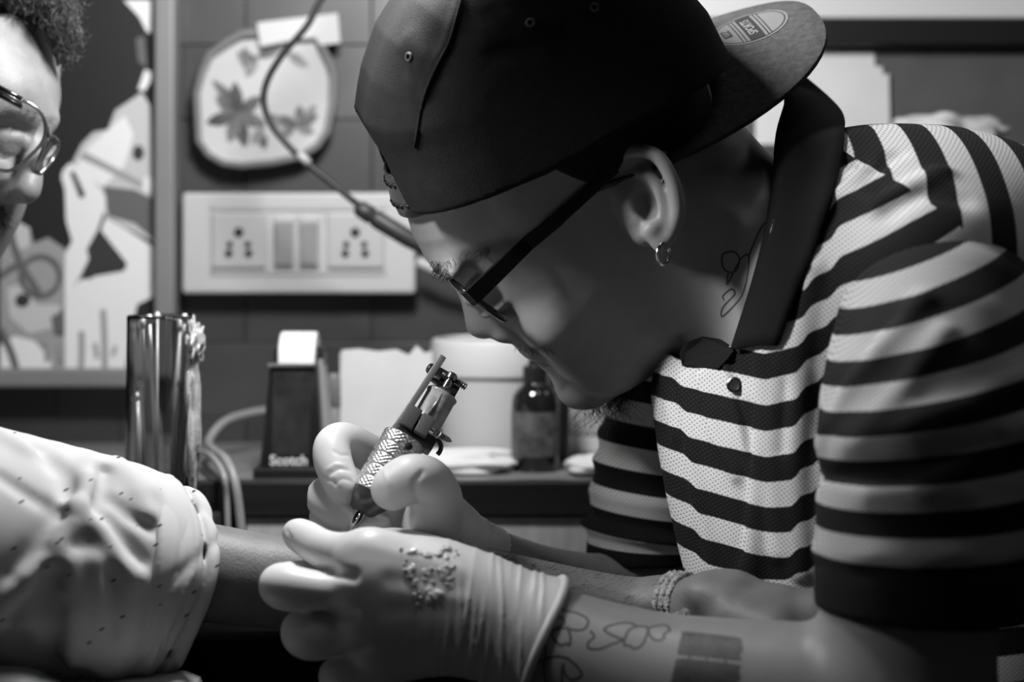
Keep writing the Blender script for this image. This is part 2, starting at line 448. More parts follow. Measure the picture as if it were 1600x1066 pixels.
pr(Z3([(415, 165), (470, 225), (525, 300), (515, 322), (400, 345), (380, 362), (330, 365), (372, 285), (362, 240)]), pk)
pr(Z3([(290, -85), (310, -85), (355, 10), (345, 28), (330, 22)]), pk)
pr(Z1([(515, 0), (632, 0), (628, 140), (610, 130), (580, 70)]), pw); pr(Z1([(603, 290), (634, 300), (632, 330), (600, 380), (575, 372)]), pw)
pr(Z1([(565, 160), (600, 150), (612, 280), (575, 260)]), pd)
def pline(pts, w, m):
    pts = spline(pts, 6); L, R_ = [], []
    for i in range(len(pts)):
        t = pts[min(i+1, len(pts)-1)]-pts[max(i-1, 0)]; t /= np.linalg.norm(t); nn = np.array([-t[1], t[0]])
        L.append(pts[i]+nn*w/2); R_.append(pts[i]-nn*w/2)
    return L+R_[::-1]
def prl(pts, w, m): pr([tuple(p) for p in pline(pts, w, m)], m)
ring = [(170+80*math.cos(a), 350+82*math.sin(a)) for a in np.linspace(0, 2*math.pi, 15)]
prl(Z3(ring), 8, pd); prl(Z3([(35, 110), (60, 220), (95, 310), (165, 420)]), 9, pd); prl(Z3([(0, 350), (60, 310), (95, 310)]), 9, pd)
prl(Z3([(0, 570), (45, 660), (70, 740)]), 10, pd); pr(Z3(el(95, 450, 30, 26)), pk)
for x0, y0, x1, y1, w in ((430, 490, 437, 735, 9), (340, 580, 338, 735, 9), (395, 630, 405, 690, 6), (480, 640, 470, 680, 6), (260, 640, 255, 700, 9), (190, 620, 200, 700, 7)):
    prl(Z3([(x0, y0), ((x0+x1)/2+2, (y0+y1)/2), (x1, y1)]), w, pg)
pr(Z3([(215, 520), (265, 490), (270, 590), (235, 590)]), pd)

# wall switchboard
sb = empty('socket_plate', W(466, 456, 1.645), 'white wall plate with two three-pin sockets and two switches', 'socket')
m_pl = mat('white_plastic', .47, .35); m_pl2 = mat('white_plastic_module', .42, .4); m_hole = mat('socket_hole', .012, .7)
bar(284, 301, 649, 459, 1.632, .022, m_pl, sb, 'plate')
for x0, x1 in ((329, 417), (509, 601)):
    s_ = bar(x0, 331, x1, 421, 1.6285, .008, m_pl2, sb, 'socket')
    cx = (x0+x1)/2
    for dx, dy, r in ((0, -13, 7.5), (-14, 6, 5), (14, 6, 5), (-15.5, 20, 6), (15.5, 20, 6)):
        c = W(cx+dx, 376+dy, 1.628)
        MB().lathe(c, (0, -1, 0), [(S(r, 1.63), -.004), (S(r, 1.63), .0006), (S(r, 1.63)*.8, .0006)], 14).build('pin_hole', m_hole, s_)
for x0 in (426, 465):
    s_ = bar(x0, 336, x0+36, 421, 1.629, .008, m_pl2, sb, 'switch')
    c = W(x0+18, 380, 1.6275); al = math.radians(7)
    MB().box(c, (S(27, 1.63), .006, S(68, 1.63)), R=[[1, 0, 0], [0, math.cos(al), -math.sin(al)], [0, math.sin(al), math.cos(al)]], bev=.001).build('rocker', mat('rocker_grey', .27, .35), s_)
for y in (326, 427):
    bar(327, y-3, 604, y+1, 1.6305, .004, mat('plate_groove', .4, .5), sb, 'groove')
tag(MB().tube([W(x, y, 1.622) for x, y in spline([(652, 408), (690, 426), (740, 446), (800, 520), (815, 640), (812, 716)], 6)], S(8, 1.62), 10).build('power_lead', m_pl, None, True), 'white power lead running from the wall plate behind the face', 'cable')

# cut-out stencil paper with flowers, and its label strip
D_ST = 1.646
Z4 = lambda L: [(x/3.23+270, y/3.23) for x, y in L]
stp = empty('stencil_sheet', W(415, 250, D_ST), 'rounded cut-out paper with a grey flower drawing taped on the wall', 'drawing')
outl = [(430, 165), (350, 170), (280, 210), (190, 272), (150, 360), (120, 470), (130, 710), (180, 780), (260, 825), (350, 835), (500, 820), (640, 790), (730, 735), (780, 660), (805, 520), (810, 380), (790, 310), (740, 215), (720, 170)]
cxy = np.array([465, 500])
V = []; Fc = []; n = len(outl)
for k, (sc_, dd) in enumerate(((1.0, -.012), (.955, -.0062), (.9, -.0058), (.5, -.0056))):
    for x, y in outl:
        q = cxy+(np.array([x, y])-cxy)*sc_; V.append(W(q[0]/3.23+270, q[1]/3.23, D_ST+dd))
V.append(W(cxy[0]/3.23+270, cxy[1]/3.23, D_ST-.0055))
for k in range(3):
    for i in range(n): Fc.append((k*n+i, k*n+(i+1) % n, (k+1)*n+(i+1) % n, (k+1)*n+i))
for i in range(n): Fc.append((3*n+i, 3*n+(i+1) % n, 4*n))
sh = MB().add(V, Fc).build('paper', mat('stencil_paper', .46, .75, noise=.05), stp, True)
md = sh.modifiers.new('thick', 'SOLIDIFY'); md.thickness = .0004
rim = [((cxy+(np.array(q)-cxy)*1.0)) for q in outl]
MB().tube([W(x/3.23+270, y/3.23, D_ST-.012) for x, y in rim+[rim[0]]], .0035, 6).build('cut_edge', mat('stencil_edge', .17, .8), stp, True)
def petal(cx, cy, ang, L, w, m):
    ca, sa = math.cos(ang), math.sin(ang)
    pts = [(t*L, w*math.sin(math.pi*t)**.8*s) for s, ts in ((1, np.linspace(.02, .98, 7)), (-1, np.linspace(.98, .02, 7))) for t in ts]
    flat('ink_petal', Z4([(cx+ca*u-sa*v, cy+sa*u+ca*v) for u, v in pts]), D_ST-.0066-random.uniform(0, .0006), m, stp, .0002)
ik1 = mat('ink_soft', .12, .8, noise=.5, nscale=90); ik2 = mat('ink_dark', .07, .8, noise=.5, nscale=90); ik3 = mat('ink_faint', .22, .8, noise=.4, nscale=90)
for k, a in enumerate((.35, 1.35, 1.9, 2.9, 3.85, 4.6, 5.6)):
    petal(330, 580, a, 150+20*(k % 2), 34, (ik1, ik2)[k % 2])
for a, L, cx, cy, mm in ((3.95, 190, 330, 540, ik1), (4.5, 150, 390, 380, ik1), (4.1, 130, 400, 360, ik3), (5.2, 120, 370, 390, ik3), (5.9, 150, 420, 290, ik1), (.6, 140, 570, 260, ik3), (3.3, 100, 430, 300, ik1), (1.3, 100, 440, 660, ik1), (2.2, 110, 460, 640, ik3),
                         (5.3, 150, 640, 650, ik3), (5.8, 130, 620, 640, ik1), (3.6, 120, 640, 640, ik1), (.3, 100, 620, 640, ik3), (2.6, 110, 620, 640, ik3), (4.7, 90, 640, 620, ik1), (3.8, 110, 560, 640, ik3)):
    petal(cx, cy, a, L, 26, mm)
lb = flat('label_strip', Z4([(425, 114), (832, 66), (846, 216), (745, 228), (720, 190), (640, 196), (442, 236)]), D_ST-.0165, mat('label_paper', .5, .6), None, .0006)
tag(lb, 'white torn label strip stuck on the top of the flower stencil', 'label')

# lamp cable hanging over the wall, with its plug sleeve
hc = empty('hanging_cable', W(560, -200, 1.5), 'black cable hanging in front of the stencil with a thick sleeve at its end', 'cable')
m_blk = mat('black_rubber', .008, .45)
pts = spline([(575, -160), (540, -60), (500, 2), (480, 40), (442, 85), (418, 125), (412, 160), (424, 195), (448, 225), (476, 252), (520, 288), (562, 322)], 6)
MB().tube([W(x, y, 1.5) for x, y in pts], S(5.5, 1.5), 10).build('cord', m_blk, hc, True)
MB().tube([W(466, 240, 1.5), W(483, 256, 1.5)], S(7.5, 1.5), 10).build('joint_clip', mat('clip_grey', .3, .4), hc, True)
pts = [(556, 322, 7), (562, 326, 13), (580, 337, 14), (582, 339, 11), (590, 344, 14), (640, 374, 14), (655, 383, 12), (700, 412, 6), (760, 445, 5.5), (830, 500, 5.5)]
MB().tube([W(x, y, 1.5) for x, y, r in pts], [S(r, 1.5) for x, y, r in pts], 12).build('plug_sleeve', mat('dark_rubber', .022, .5), hc, True)

# ------------------------------------------------------------------ desk and what stands on it
DT = .75
dk = empty('work_desk', (.05, 1.53, 0), 'long dark-edged work desk along the back wall', 'desk')
MB().box((.1, 1.53, DT-.012), (1.9, .252, .0238), bev=.0015).build('desk_top', mat('desk_laminate', .2, .3, noise=.25, nscale=8, stretch=(1, 6, 6)), dk)
MB().box((.1, 1.3985, DT-.0125), (1.9, .011, .027), bev=.002).build('edge_band', mat('dark_edge', .014, .4, noise=.4, nscale=30, stretch=(.2, 1, 4)), dk)
a, b = W(390, 806, 1.425), W(945, 1066, 1.425)
for k in range(2):
    w_ = .135
    MB().box((a[0]+w_*(k+.5), 1.4055, .725-.2), (w_-.0025, .018, .4), bev=.0015).build('front_panel', mat('pale_panel', .5, .5, noise=.22, nscale=9, stretch=(9, 1, .8)), dk)
for x in (-.84, a[0]-.008, .5, 1.04):
    MB().box((x, 1.54, .36), (.016, .2, .72)).build('side_panel', mat('dark_board', .02, .5), dk)

# tape dispenser
td = empty('tape_dispenser', W(455, 748, 1.43), 'black upright tape dispenser with white tape roll on the desk', 'tape dispenser')
m_bk = mat('black_plastic', .012, .3); dz = 1.425
fr_ = [W(x, y, dz) for x, y in ((418, 570), (494, 570), (505, 742), (404, 742))]
bk_ = [p+np.array([0, .06, 0]) for p in fr_]; fr_[0][1] += .012; fr_[1][1] += .012
MB().add(fr_+bk_, [(0, 1, 2, 3), (7, 6, 5, 4), (0, 4, 5, 1), (3, 2, 6, 7), (0, 3, 7, 4), (1, 5, 6, 2)]).build('body', m_bk, td, bev=.0025, angle=40)
fp = [W(x, y, dz) for x, y in ((424, 580), (488, 580), (482, 712), (424, 712))]
for p in fp: p[1] -= .0022-.010*max(0, (.85-(0)))*0
fp[0][1] += .0105; fp[1][1] += .0105; fp[2][1] += .0012; fp[3][1] += .0012
MB().prism(fp, (0, .002, 0)).build('front_inset', mat('scuffed_black', .022, .35, noise=.6, nscale=60), td)
MB().box((W(454, 745, dz)[0], dz+.03, DT+.004), (S(112, dz), .085, .008), bev=.002).build('base', m_bk, td)
c = W(468, 566, dz+.035)
MB().lathe(c-np.array([S(29, dz), 0, 0]), (1, 0, 0), [(.012, 0), (.0225, 0), (.0235, .001), (.0235, S(58, dz)-.001), (.0225, S(58, dz)), (.012, S(58, dz))], 32).build('tape_roll', mat('white_tape', .75, .4), td, angle=40)
MB().tube([c-np.array([S(36, dz), 0, 0]), c+np.array([S(36, dz), 0, 0])], .0125, 16).build('hub', m_bk, td, True)
for sx in (-1, 1):
    cc = c+np.array([sx*S(36, dz), .008, -.006]); MB().box(cc, (.004, .03, .032), bev=.002).build('roll_cheek', m_bk, td)
MB().box(W(456, 571, dz+.008), (S(74, dz), .004, .003), bev=.0005).build('cutter', mat('steel', .55, .25, 1), td)
MB().prism([W(497, 562, dz+.02), W(503, 562, dz+.02), W(516, 690, dz+.02), W(506, 690, dz+.02)], (0, .03, 0)).build('side_strip', mat('strip_grey', .3, .5), td)
def text(name, s, loc, size, m, parent, rot=(math.pi/2, 0, 0), extr=.0002, bold=.0):
    cu = bpy.data.curves.new(name, 'FONT'); cu.body = s; cu.size = size; cu.extrude = extr; cu.align_x = 'CENTER'; cu.align_y = 'CENTER'; cu.offset = bold
    o = bpy.data.objects.new('tmp', cu); COL.objects.link(o); bpy.context.view_layer.update()
    me = bpy.data.meshes.new_from_object(o.evaluated_get(bpy.context.evaluated_depsgraph_get())); bpy.data.objects.remove(o)
    R = Matrix(rot) if not isinstance(rot, tuple) else Matrix.LocRotScale(None, Vector((0, 0, 0)).to_track_quat('Z', 'Y') if False else None, None)
    from mathutils import Euler
    M = Matrix.Translation(Vector(loc)) @ (rot.to_4x4() if not isinstance(rot, tuple) else Euler(rot).to_matrix().to_4x4())
    me.transform(M); return link(name, me, m, parent)
text('lettering', 'Scotch', W(451, 720, dz-.0015), .0105, mat('white_ink', .75, .5), td, bold=.00025)

# grey marker, paper bag, tub, tissue, bottles, box
mk = empty('marker_pen', (W(521, 720, 1.5)[0], 1.5, DT), 'grey round marker standing between tape dispenser and paper bag', 'marker')
MB().lathe((W(521, 720, 1.5)[0], 1.5, DT), (0, 0, 1), [(.0052, 0), (.0055, .002), (.0055, .045), (.0048, .046)], 16).build('barrel', mat('marker_grey', .22, .4), mk, angle=40)
MB().lathe((W(521, 720, 1.5)[0], 1.5, DT+.045), (0, 0, 1), [(.0052, 0), (.006, .001), (.0058, .024), (.004, .027)], 16).build('cap', mat('marker_cap', .16, .4), mk, angle=40)
bx = [(0, 724), (146, 724), (147, 620), (143, 548), (133, 552), (120, 540), (108, 555), (88, 546), (60, 549), (30, 545), (3, 547), (0, 620)]
pb = empty('paper_bag', (W(603, 720, 1.5)[0], 1.5, DT), 'open white paper bag with a torn top edge on the desk', 'bag')
for nm, dd, sh_ in (('front_sheet', 1.5, 0), ('back_sheet', 1.526, 5)):
    q = [W(531+x, y+(sh_ if y < 600 else 0), dd) for x, y in bx]
    for p in q: p[2] = max(p[2], DT+.0004)
    MB().prism(q, (0, .0008, 0)).build(nm, m_paper, pb)
for x in (531, 676):
    q = [W(x, 724, 1.5), W(x, 552, 1.5), W(x, 552, 1.5)+np.array([0, .026, 0]), W(x, 724, 1.5)+np.array([0, .026, 0])]
    for p in q: p[2] = max(p[2], DT+.0004)
    MB().prism(q, (.0006, 0, 0)).build('gusset', m_paper, pb)
tb = empty('plastic_tub', (W(768, 700, 1.555)[0], 1.555, DT), 'round pale plastic tub with a lid on the desk behind the face', 'tub')
R0 = S(92, 1.555)
MB().lathe((W(768, 0, 1.555)[0], 1.555, DT), (0, 0, 1), [(R0*.86, 0), (R0*.9, .002), (R0*.97, .07), (R0*.97, .0705)], 48).build('tub_wall', mat('pale_tub', .5, .4), tb, angle=40)
MB().lathe((W(768, 0, 1.555)[0], 1.555, DT+.068), (0, 0, 1), [(R0*.97, 0), (R0*1.02, 0), (R0*1.03, .004), (R0*1.03, .024), (R0*1.0, .028), (R0*.95, .029), (R0*.9, .0265), (.001, .0265)], 48).build('lid', mat('pale_lid', .58, .35), tb, angle=40)
tag(crumple('paper_tissue', (W(715, 712, 1.462)[0], 1.462, DT+.0062), (.05, .034, .0108), m_paper, 11, amp=.45), 'crumpled white paper tissue lying on the desk before the tub', 'tissue')
bt = empty('dropper_bottle', (W(836, 700, 1.465)[0], 1.465, DT), 'dark glass bottle with a round cap in front of the tub', 'bottle')
bxx = W(836, 700, 1.465)[0]; rb = S(37, 1.465)
m_dg = mat('dark_glass', .01, .08, coat=.5)
MB().lathe((bxx, 1.465, DT), (0, 0, 1), [(rb*.9, 0), (rb, .003), (rb, .052), (rb*.93, .058), (rb*.75, .063), (rb*.5, .067), (rb*.45, .07)], 32).build('body', m_dg, bt, angle=50)
MB().lathe((bxx, 1.465, DT+.012), (0, 0, 1), [(rb*1.004, 0), (rb*1.012, .0005), (rb*1.012, .0335), (rb*1.004, .034)], 32).build('label', mat('bottle_label', .075, .4, noise=.7, nscale=110), bt, angle=50)
MB().lathe((bxx, 1.465, DT+.068), (0, 0, 1), [(rb*.52, 0), (rb*.52, .012), (rb*.3, .0135), (rb*.26, .02), (rb*.3, .026), (rb*.16, .031), (.0005, .032)], 24).build('cap', mat('black_cap', .015, .3), bt, angle=50)
b2 = empty('ink_bottle', (W(874, 700, 1.53)[0], 1.53, DT), 'slim black ink bottle half hidden behind the dark glass bottle', 'bottle')
MB().lathe((W(872, 700, 1.53)[0], 1.53, DT), (0, 0, 1), [(.0085, 0), (.0095, .002), (.0095, .055), (.006, .062)], 20).build('body', m_bk, b2, angle=50)
MB().lathe((W(872, 700, 1.53)[0], 1.53, DT+.061), (0, 0, 1), [(.006, 0), (.0065, .001), (.004, .016), (.002, .02)], 20).build('cap', m_bk, b2, angle=50)
cb = empty('tissue_box', (W(925, 700, 1.59)[0], 1.59, DT), 'pale tissue box on the desk behind the chin', 'box')
MB().box((W(932, 700, 1.59)[0], 1.6, DT+.032), (.062, .05, .064), bev=.002).build('carton', mat('pale_card', .5, .7), cb)
MB().box((W(932, 700, 1.59)[0], 1.574, DT+.0315), (.048, .0016, .03), bev=.0005).build('label', mat('card_print', .34, .7), cb)
tag(crumple('gauze_pad', (W(935, 730, 1.44)[0], 1.44, DT+.006), (.024, .022, .009), m_paper, 19, amp=.35), 'small white gauze pad on the desk edge beside the dark bottle', 'gauze')

# cables on the left of the desk
tag(MB().tube([W(x, y, d) for x, y, d in spline([(440, 640, 1.6), (395, 645, 1.58), (350, 660, 1.54), (326, 690, 1.5), (335, 705, 1.45), (352, 718, 1.40), (366, 750, 1.383), (374, 800, 1.38), (380, 870, 1.378), (384, 960, 1.376)], 6)], S(7, 1.45), 10).build('grey_lead', mat('grey_cable', .28, .4), None, True), 'grey lead looping behind the tape dispenser and over the desk edge', 'cable')
tag(MB().tube([W(x, y, d) for x, y, d in spline([(316, 705, 1.47), (333, 716, 1.41), (349, 742, 1.38), (354, 780, 1.38), (356, 840, 1.378), (358, 960, 1.376)], 6)], S(5, 1.4), 8).build('thin_lead', mat('pale_cable', .3, .4), None, True), 'thin pale lead hanging over the desk edge beside the glass', 'cable')

# drinking glass full of wrapped sticks on a dark stand
st = empty('side_stand', (W(235, 0, 1.3)[0], 1.31, 0), 'black side stand carrying the tall glass behind the white sleeve', 'stand')
gz = .7355; gx = W(252, 0, 1.3)[0]
MB().box((gx-.005, 1.30, gz-.009), (.075, .115, .016), bev=.002).build('stand_top', mat('stand_black', .01, .5), st)
for sx in (-1, 1):
    for sy in (-1, 1):
        MB().box((gx-.005+sx*.03, 1.30+sy*.045, (gz-.017)/2), (.012, .012, gz-.017)).build('leg', mat('stand_black', .01), st)
gl = empty('tall_glass', (gx, 1.3, gz), 'tall clear ribbed glass full of wrapped sticks behind the white sleeve', 'glass')
ro = S(56, 1.3)
prof = [(ro*1.03, 0), (ro*1.04, .004), (ro*1.02, .03), (ro*.985, .08), (ro*.95, .136), (ro*.955, .1405), (ro*.935, .1415), (ro*.915, .139), (ro*.95, .08), (ro*.985, .03), (ro*.9, .009), (.0005, .008)]
V = []; n = 72
g_ = MB().lathe((gx, 1.3, gz), (0, 0, 1), prof, n)
for i, (r, h) in enumerate(prof[:6]):
    for k in range(n):
        v = g_.v[i*n+k]; a = 2*math.pi*k/n; f = 1+.003*math.sin(18*a)
        v[0] = gx+(v[0]-gx)*f; v[1] = 1.3+(v[1]-1.3)*f
g_.build('glass_wall', mat('clear_glass', .62, .03, trans=1.0, ior=1.45, bump=.0, bscale=60), gl, True)
m_st = [mat('stick_white', .62, .25, coat=.6), mat('stick_steel', .55, .35, .3), mat('stick_grey', .3, .3)]
rs = random.Random(4)
for k in range(13):
    a = 2*math.pi*k/13+rs.uniform(-.15, .15); r1 = ro*rs.uniform(.45, .72); a2 = a+rs.uniform(-.35, .35); r2 = ro*rs.uniform(.74, .84)
    h = rs.choice((.085, .095, .132, .137, .137, .14)); p0 = np.array([gx+r1*math.cos(a), 1.3+r1*math.sin(a), gz+.0125]); p1 = np.array([gx+r2*math.cos(a2), 1.3+r2*math.sin(a2), gz+h])
    o = empty('wrapped_stick', p0, 'thin wrapped needle stick standing in the tall clear glass', 'needle stick', 'sticks in the tall glass')
    MB().tube([p0, p0*.5+p1*.5, p1], .0013, 8).build('shaft', m_st[k % 3], o, True)
    MB().tube([p1-(p1-p0)*.02, p1, p1+(p1-p0)/np.linalg.norm(p1-p0)*.003], [.0021, .0026, .0014], 8).build('bead', m_st[1], o, True)

wp = crumple('plastic_wrap', W(301, 655, 1.285), (.0045, .012, .042), mat('clear_wrap', .42, .08, coat=1.0, spec=.9, bump=.9, bscale=170), 23, gl, n=40, amp=1.1, flatb=False)
crumple('plastic_wrap', W(305, 535, 1.288), (.005, .010, .012), MATS['clear_wrap'], 29, gl, n=30, amp=1.2, flatb=False)
# ------------------------------------------------------------------ the tattooist: head frame
DH = 1.20
O_ = W(950, 283, DH)
pit, rol = math.radians(38), math.radians(17)
F0 = np.array([-math.cos(pit), 0, -math.sin(pit)]); U0 = np.array([-math.sin(pit), 0, math.cos(pit)]); L0 = np.array([0, -1., 0])
HF = F0; HU = U0*math.cos(rol)+L0*math.sin(rol); HL = L0*math.cos(rol)-U0*math.sin(rol)
HR = np.stack([HF, HU, HL], 1)                       # columns: forward, up, towards his left
def hp(px, py):                                      # picture point on the middle plane of the head -> (forward, up) in cm
    v = (W(px, py, DH)-O_)*100; return (float(v@F0), float(v@U0)/math.cos(rol))
def hl(px, py, l=0.0):
    f, u = hp(px, py); return np.array([f, u, l], np.float32)
def hw(q): return O_+HR@(np.asarray(q, float)/100)   # head centimetres -> world
hpoly = lambda L: [hp(x, y) for x, y in L]
P_base = hpoly([(638, 335), (648, 372), (664, 397), (690, 414), (712, 440), (736, 470), (764, 498), (786, 510), (800, 526), (826, 553), (850, 577), (870, 594), (886, 611), (903, 625), (926, 631), (972, 619), (1031, 574), (1090, 540),
                (1150, 450), (1130, 300), (1110, 200), (1060, 90), (950, 5), (830, -30), (720, 30), (650, 110), (616, 200), (611, 250), (621, 300)])
P_nose = hpoly([(690, 412), (703, 428), (716, 452), (722, 474), (724, 488), (729, 503), (738, 516), (752, 524), (766, 526), (784, 523), (806, 521), (806, 500), (776, 462), (730, 415)])
P_lip1 = hpoly([(778, 516), (793, 527), (800, 536), (808, 547), (816, 555), (826, 558), (850, 560), (850, 530), (810, 510)])
P_lip2 = hpoly([(830, 559), (838, 560), (841, 567), (846, 573), (856, 579), (862, 588), (870, 600), (890, 580), (868, 556)])
wf = lambda a, b, x: np.clip((x-a)/(b-a), 0, 1)
def head_cm(q):
    f, u, l = q[:, 0], q[:, 1], q[:, 2]; al = np.abs(l); ql = np.stack([f, u, al], 1)
    w = 6.9-2.6*wf(-3.0, -10.5, u)*wf(-1, 8, f)-.5*wf(3, -6, u)
    d = smax(poly2(f+.085*l*l*wf(1.5, 7, f), u, P_base), al-w, 4.6)
    d = smin(d, ell(ql, (.2, 6.2, 0), (9.0, 6.2, 7.2)), 2.0)
    d = smin(d, ell(ql, (*hp(850, 478), 4.1), (1.9, 1.5, 1.5)), 2.0)              # cheek bones
    d = smin(d, ell(ql, (*hp(915, 535), 3.3), (2.0, 2.6, 1.6)), 1.8)              # cheeks beside the mouth
    d = smin(d, ell(ql, (*hp(915, 602), 0), (1.9, 1.6, 2.2)), 1.2)                # chin
    d = smin(d, ell(ql, (*hp(693, 398), 2.4), (.9, .75, 2.5)), 1.2)               # brow ridge
    d = smax(d, -ell(ql, (*hp(716, 438), 3.2), (1.5, 1.25, 1.9)), 1.1)            # eye sockets
    eye = (*hp(748, 437), 3.15)
    d = smin(d, ell(ql, eye, (1.22, 1.2, 1.3)), .25)
    d = smin(d, ell(ql, (eye[0]+.25, eye[1]+.45, eye[2]), (1.25, .75, 1.5)), .35)  # upper lid
    d = smin(d, ell(ql, (eye[0]+.1, eye[1]-.85, eye[2]), (1.15, .45, 1.5)), .4)   # lower lid
    wn = .75+1.05*wf(*[hp(705, 430)[1], hp(775, 520)[1]], u)
    d = smin(d, smax(poly2(f, u, P_nose), al-wn, 1.3), .9)
    d = smin(d, ell(ql, (*hp(750, 508), 0), (.85, .8, .95)), .5)                  # tip
    d = smin(d, ell(ql, (*hp(788, 507), 1.35), (1.0, .75, .62)), .35)             # wings
    d = smax(d, -ell(ql, (*hp(776, 524), .72), (.75, .55, .34)), .25)             # nostrils
    d = smin(d, smax(poly2(f, u, P_lip1), al-2.5, 2.0), .55)
    d = smin(d, smax(poly2(f, u, P_lip2), al-2.3, 2.0), .5)
    m1 = hl(818, 557); m2 = hl(838, 558, 1.5); m3 = hl(862, 553, 2.5)
    mouth = np.minimum(cone(ql, m1, m2, .12, .14), cone(ql, m2, m3, .14, .16))
    d = smax(d, -mouth, .28)
    crease = np.minimum(cone(ql, hl(800, 508, 1.9), hl(845, 535, 2.9), .05, .08), cone(ql, hl(845, 535, 2.9), hl(880, 556, 3.4), .08, .02))
    d = d+.09*np.exp(-(crease/.25)**2)                                            # fold from nose wing to mouth corner
    return d
def head_sdf(p):
    return head_cm(((p-O_.astype(np.float32))@HR.astype(np.float32))*100)/100
# the near ear, traced where it sits
DE = 1.1255
HELIX = [PX(x, y, d, r) for x, y, d, r in ((958, 280, 1.133, 9), (962, 258, 1.129, 9), (978, 241, 1.125, 9), (1002, 236, 1.121, 10), (1026, 244, 1.118, 10), (1043, 266, 1.116, 10), (1055, 296, 1.1155, 10), (1059, 328, 1.117, 10), (1053, 352, 1.119, 10), (1044, 370, 1.121, 11), (1034, 380, 1.122, 10))]
HELIX = spline(HELIX, 3)
ANTI = spline([PX(x, y, d, r) for x, y, d, r in ((998, 268, 1.1245, 7), (1018, 278, 1.123, 9), (1031, 300, 1.1215, 10), (1037, 325, 1.121, 10), (1034, 346, 1.121, 10), (1022, 354, 1.121, 9))], 3)
def ear_sdf(p):
    d = chain(p, HELIX, .002)
    d = smin(d, chain(p, ANTI, .002), .004)
    Re = np.stack([np.array((.96, 0, .28)), np.array((0, 1., 0)), np.array((-.28, 0, .96))], 1)
    bowl = ell(p, W(1014, 306, DE+.0055), (.0185, .0065, .031), Re)
    d = smin(d, bowl, .003)
    d = smin(d, cone(p, *[np.array(PX(x, y, dd, 0)[:3]) for x, y, dd in ((1016, 362, 1.122), (1030, 384, 1.122))], .0056, .0034), .005)   # lobe
    d = smin(d, cone(p, W(985, 318, 1.128), W(998, 338, 1.1255), .0035, .0038), .005)     # tragus
    d = smin(d, cone(p, W(972, 290, 1.136), W(1003, 365, 1.134), .008, .006), .008)
    d = smax(d, -ell(p, W(1006, 318, DE-.001), (.0060, .0085, .0085), Re), .004)          # concha
    d = smax(d, -cone(p, W(978, 262, DE-.003), W(1002, 257, DE-.004), .0025, .003), .003)
    return d

# ------------------------------------------------------------------ arms and trunk of the tattooist
NW = [PX(1440, 500, 1.08, 118), PX(1450, 640, 1.01, 138), PX(1425, 900, .98, 140), PX(1412, 1090, .975, 134)]
NF = spline([PX(1412, 1090, .975, 134), PX(1330, 1098, .985, 124), PX(1180, 1084, 1.0, 114), PX(1040, 1062, 1.02, 102), PX(930, 1030, 1.035, 92), PX(850, 1004, 1.045, 88), PX(790, 985, 1.05, 86)], 4)
FA = [PX(1080, 540, 1.33, 95), PX(1040, 760, 1.33, 92), PX(1010, 930, 1.32, 84)]
FF = spline([PX(1010, 930, 1.32, 84), PX(940, 925, 1.285, 60), PX(860, 900, 1.25, 44), PX(790, 868, 1.21, 34), PX(735, 846, 1.185, 33)], 4)
def trunk_sdf(p):
    d = ell(p, W(1310, 640, 1.205), (.082, .115, .14))
    d = smin(d, ell(p, W(1430, 440, 1.21), (.110, .16, .082)), .05)
    d = smin(d, ell(p, W(1480, 950, 1.2), (.12, .13, .16)), .05)
    d = smin(d, chain(p, [PX(1010, 250, 1.2, 150), PX(1120, 370, 1.2, 145), PX(1250, 440, 1.2, 150)]), .03)
    return d
def artist_sdf(p):
    d = bounded(p, O_+np.array([-.005, 0, -.01]), .20, head_sdf)
    d = smin(d, bounded(p, W(1010, 310, 1.125), .05, ear_sdf), .004)
    d = smin(d, trunk_sdf(p), .02)
    n = smin(chain(p, NW), chain(p, NF), .012)
    d = smin(d, n, .02)
    return smin(d, smin(chain(p, FA), chain(p, FF), .012), .01)

m_skin = mat('skin', .27, .42, noise=.08, nscale=60, bump=.10, bscale=1200, spec=.4, sss=.08)
art = empty('person', W(1350, 1066, 1.2)*np.array([1, 1, 0]), 'person in backward black cap and striped polo leaning over to tattoo with gloved hands', 'person')
lo, hi = np.array([-.10, .86, .66]), np.array([.42, 1.42, 1.10])
P, Q = net(artist_sdf, lo, hi, .0022)
link('body_arms', quadmesh('body', P, Q), m_skin, art).name = 'body'
def pts3(fn, L, **k):
    P_, N_, ok = trace(fn, [q[0] for q in L], [q[1] for q in L], **k); return P_
def ribbons(name, fn, lines, wpx, m, parent, lift=.00012, d0=.85, sub=6, flatb=True):
    """flat lines of ink (or thread) laid on a surface"""
    mb = MB()
    for L in lines:
        w_ = wpx
        if isinstance(L, tuple) and np.isscalar(L[0]): w_, L = L
        pts = spline(L, sub); P_, N_, ok = trace(fn, pts[:, 0], pts[:, 1], d0=d0)
        V = []; Fc = []
        for i in range(len(P_)):
            t = P_[min(i+1, len(P_)-1)]-P_[max(i-1, 0)]; t /= np.linalg.norm(t)+1e-9
            b_ = np.cross(N_[i], t); b_ /= np.linalg.norm(b_)+1e-9; hw_ = S(w_, P_[i][1])/2
            taper = .55 if i in (0, len(P_)-1) else 1
            V += [P_[i]+N_[i]*lift*.2-b_*hw_*taper, P_[i]+N_[i]*lift, P_[i]+N_[i]*lift*.2+b_*hw_*taper]
        for i in range(len(P_)-1):
            for k in range(2): Fc.append((3*i+k, 3*i+k+1, 3*i+k+4, 3*i+k+3))
        mb.add(V, Fc)
    return mb.build(name, m, parent, True)
m_ink = mat('tattoo_ink', .055, .5); m_ink2 = mat('tattoo_shade', .045, .5, noise=.5, nscale=250)

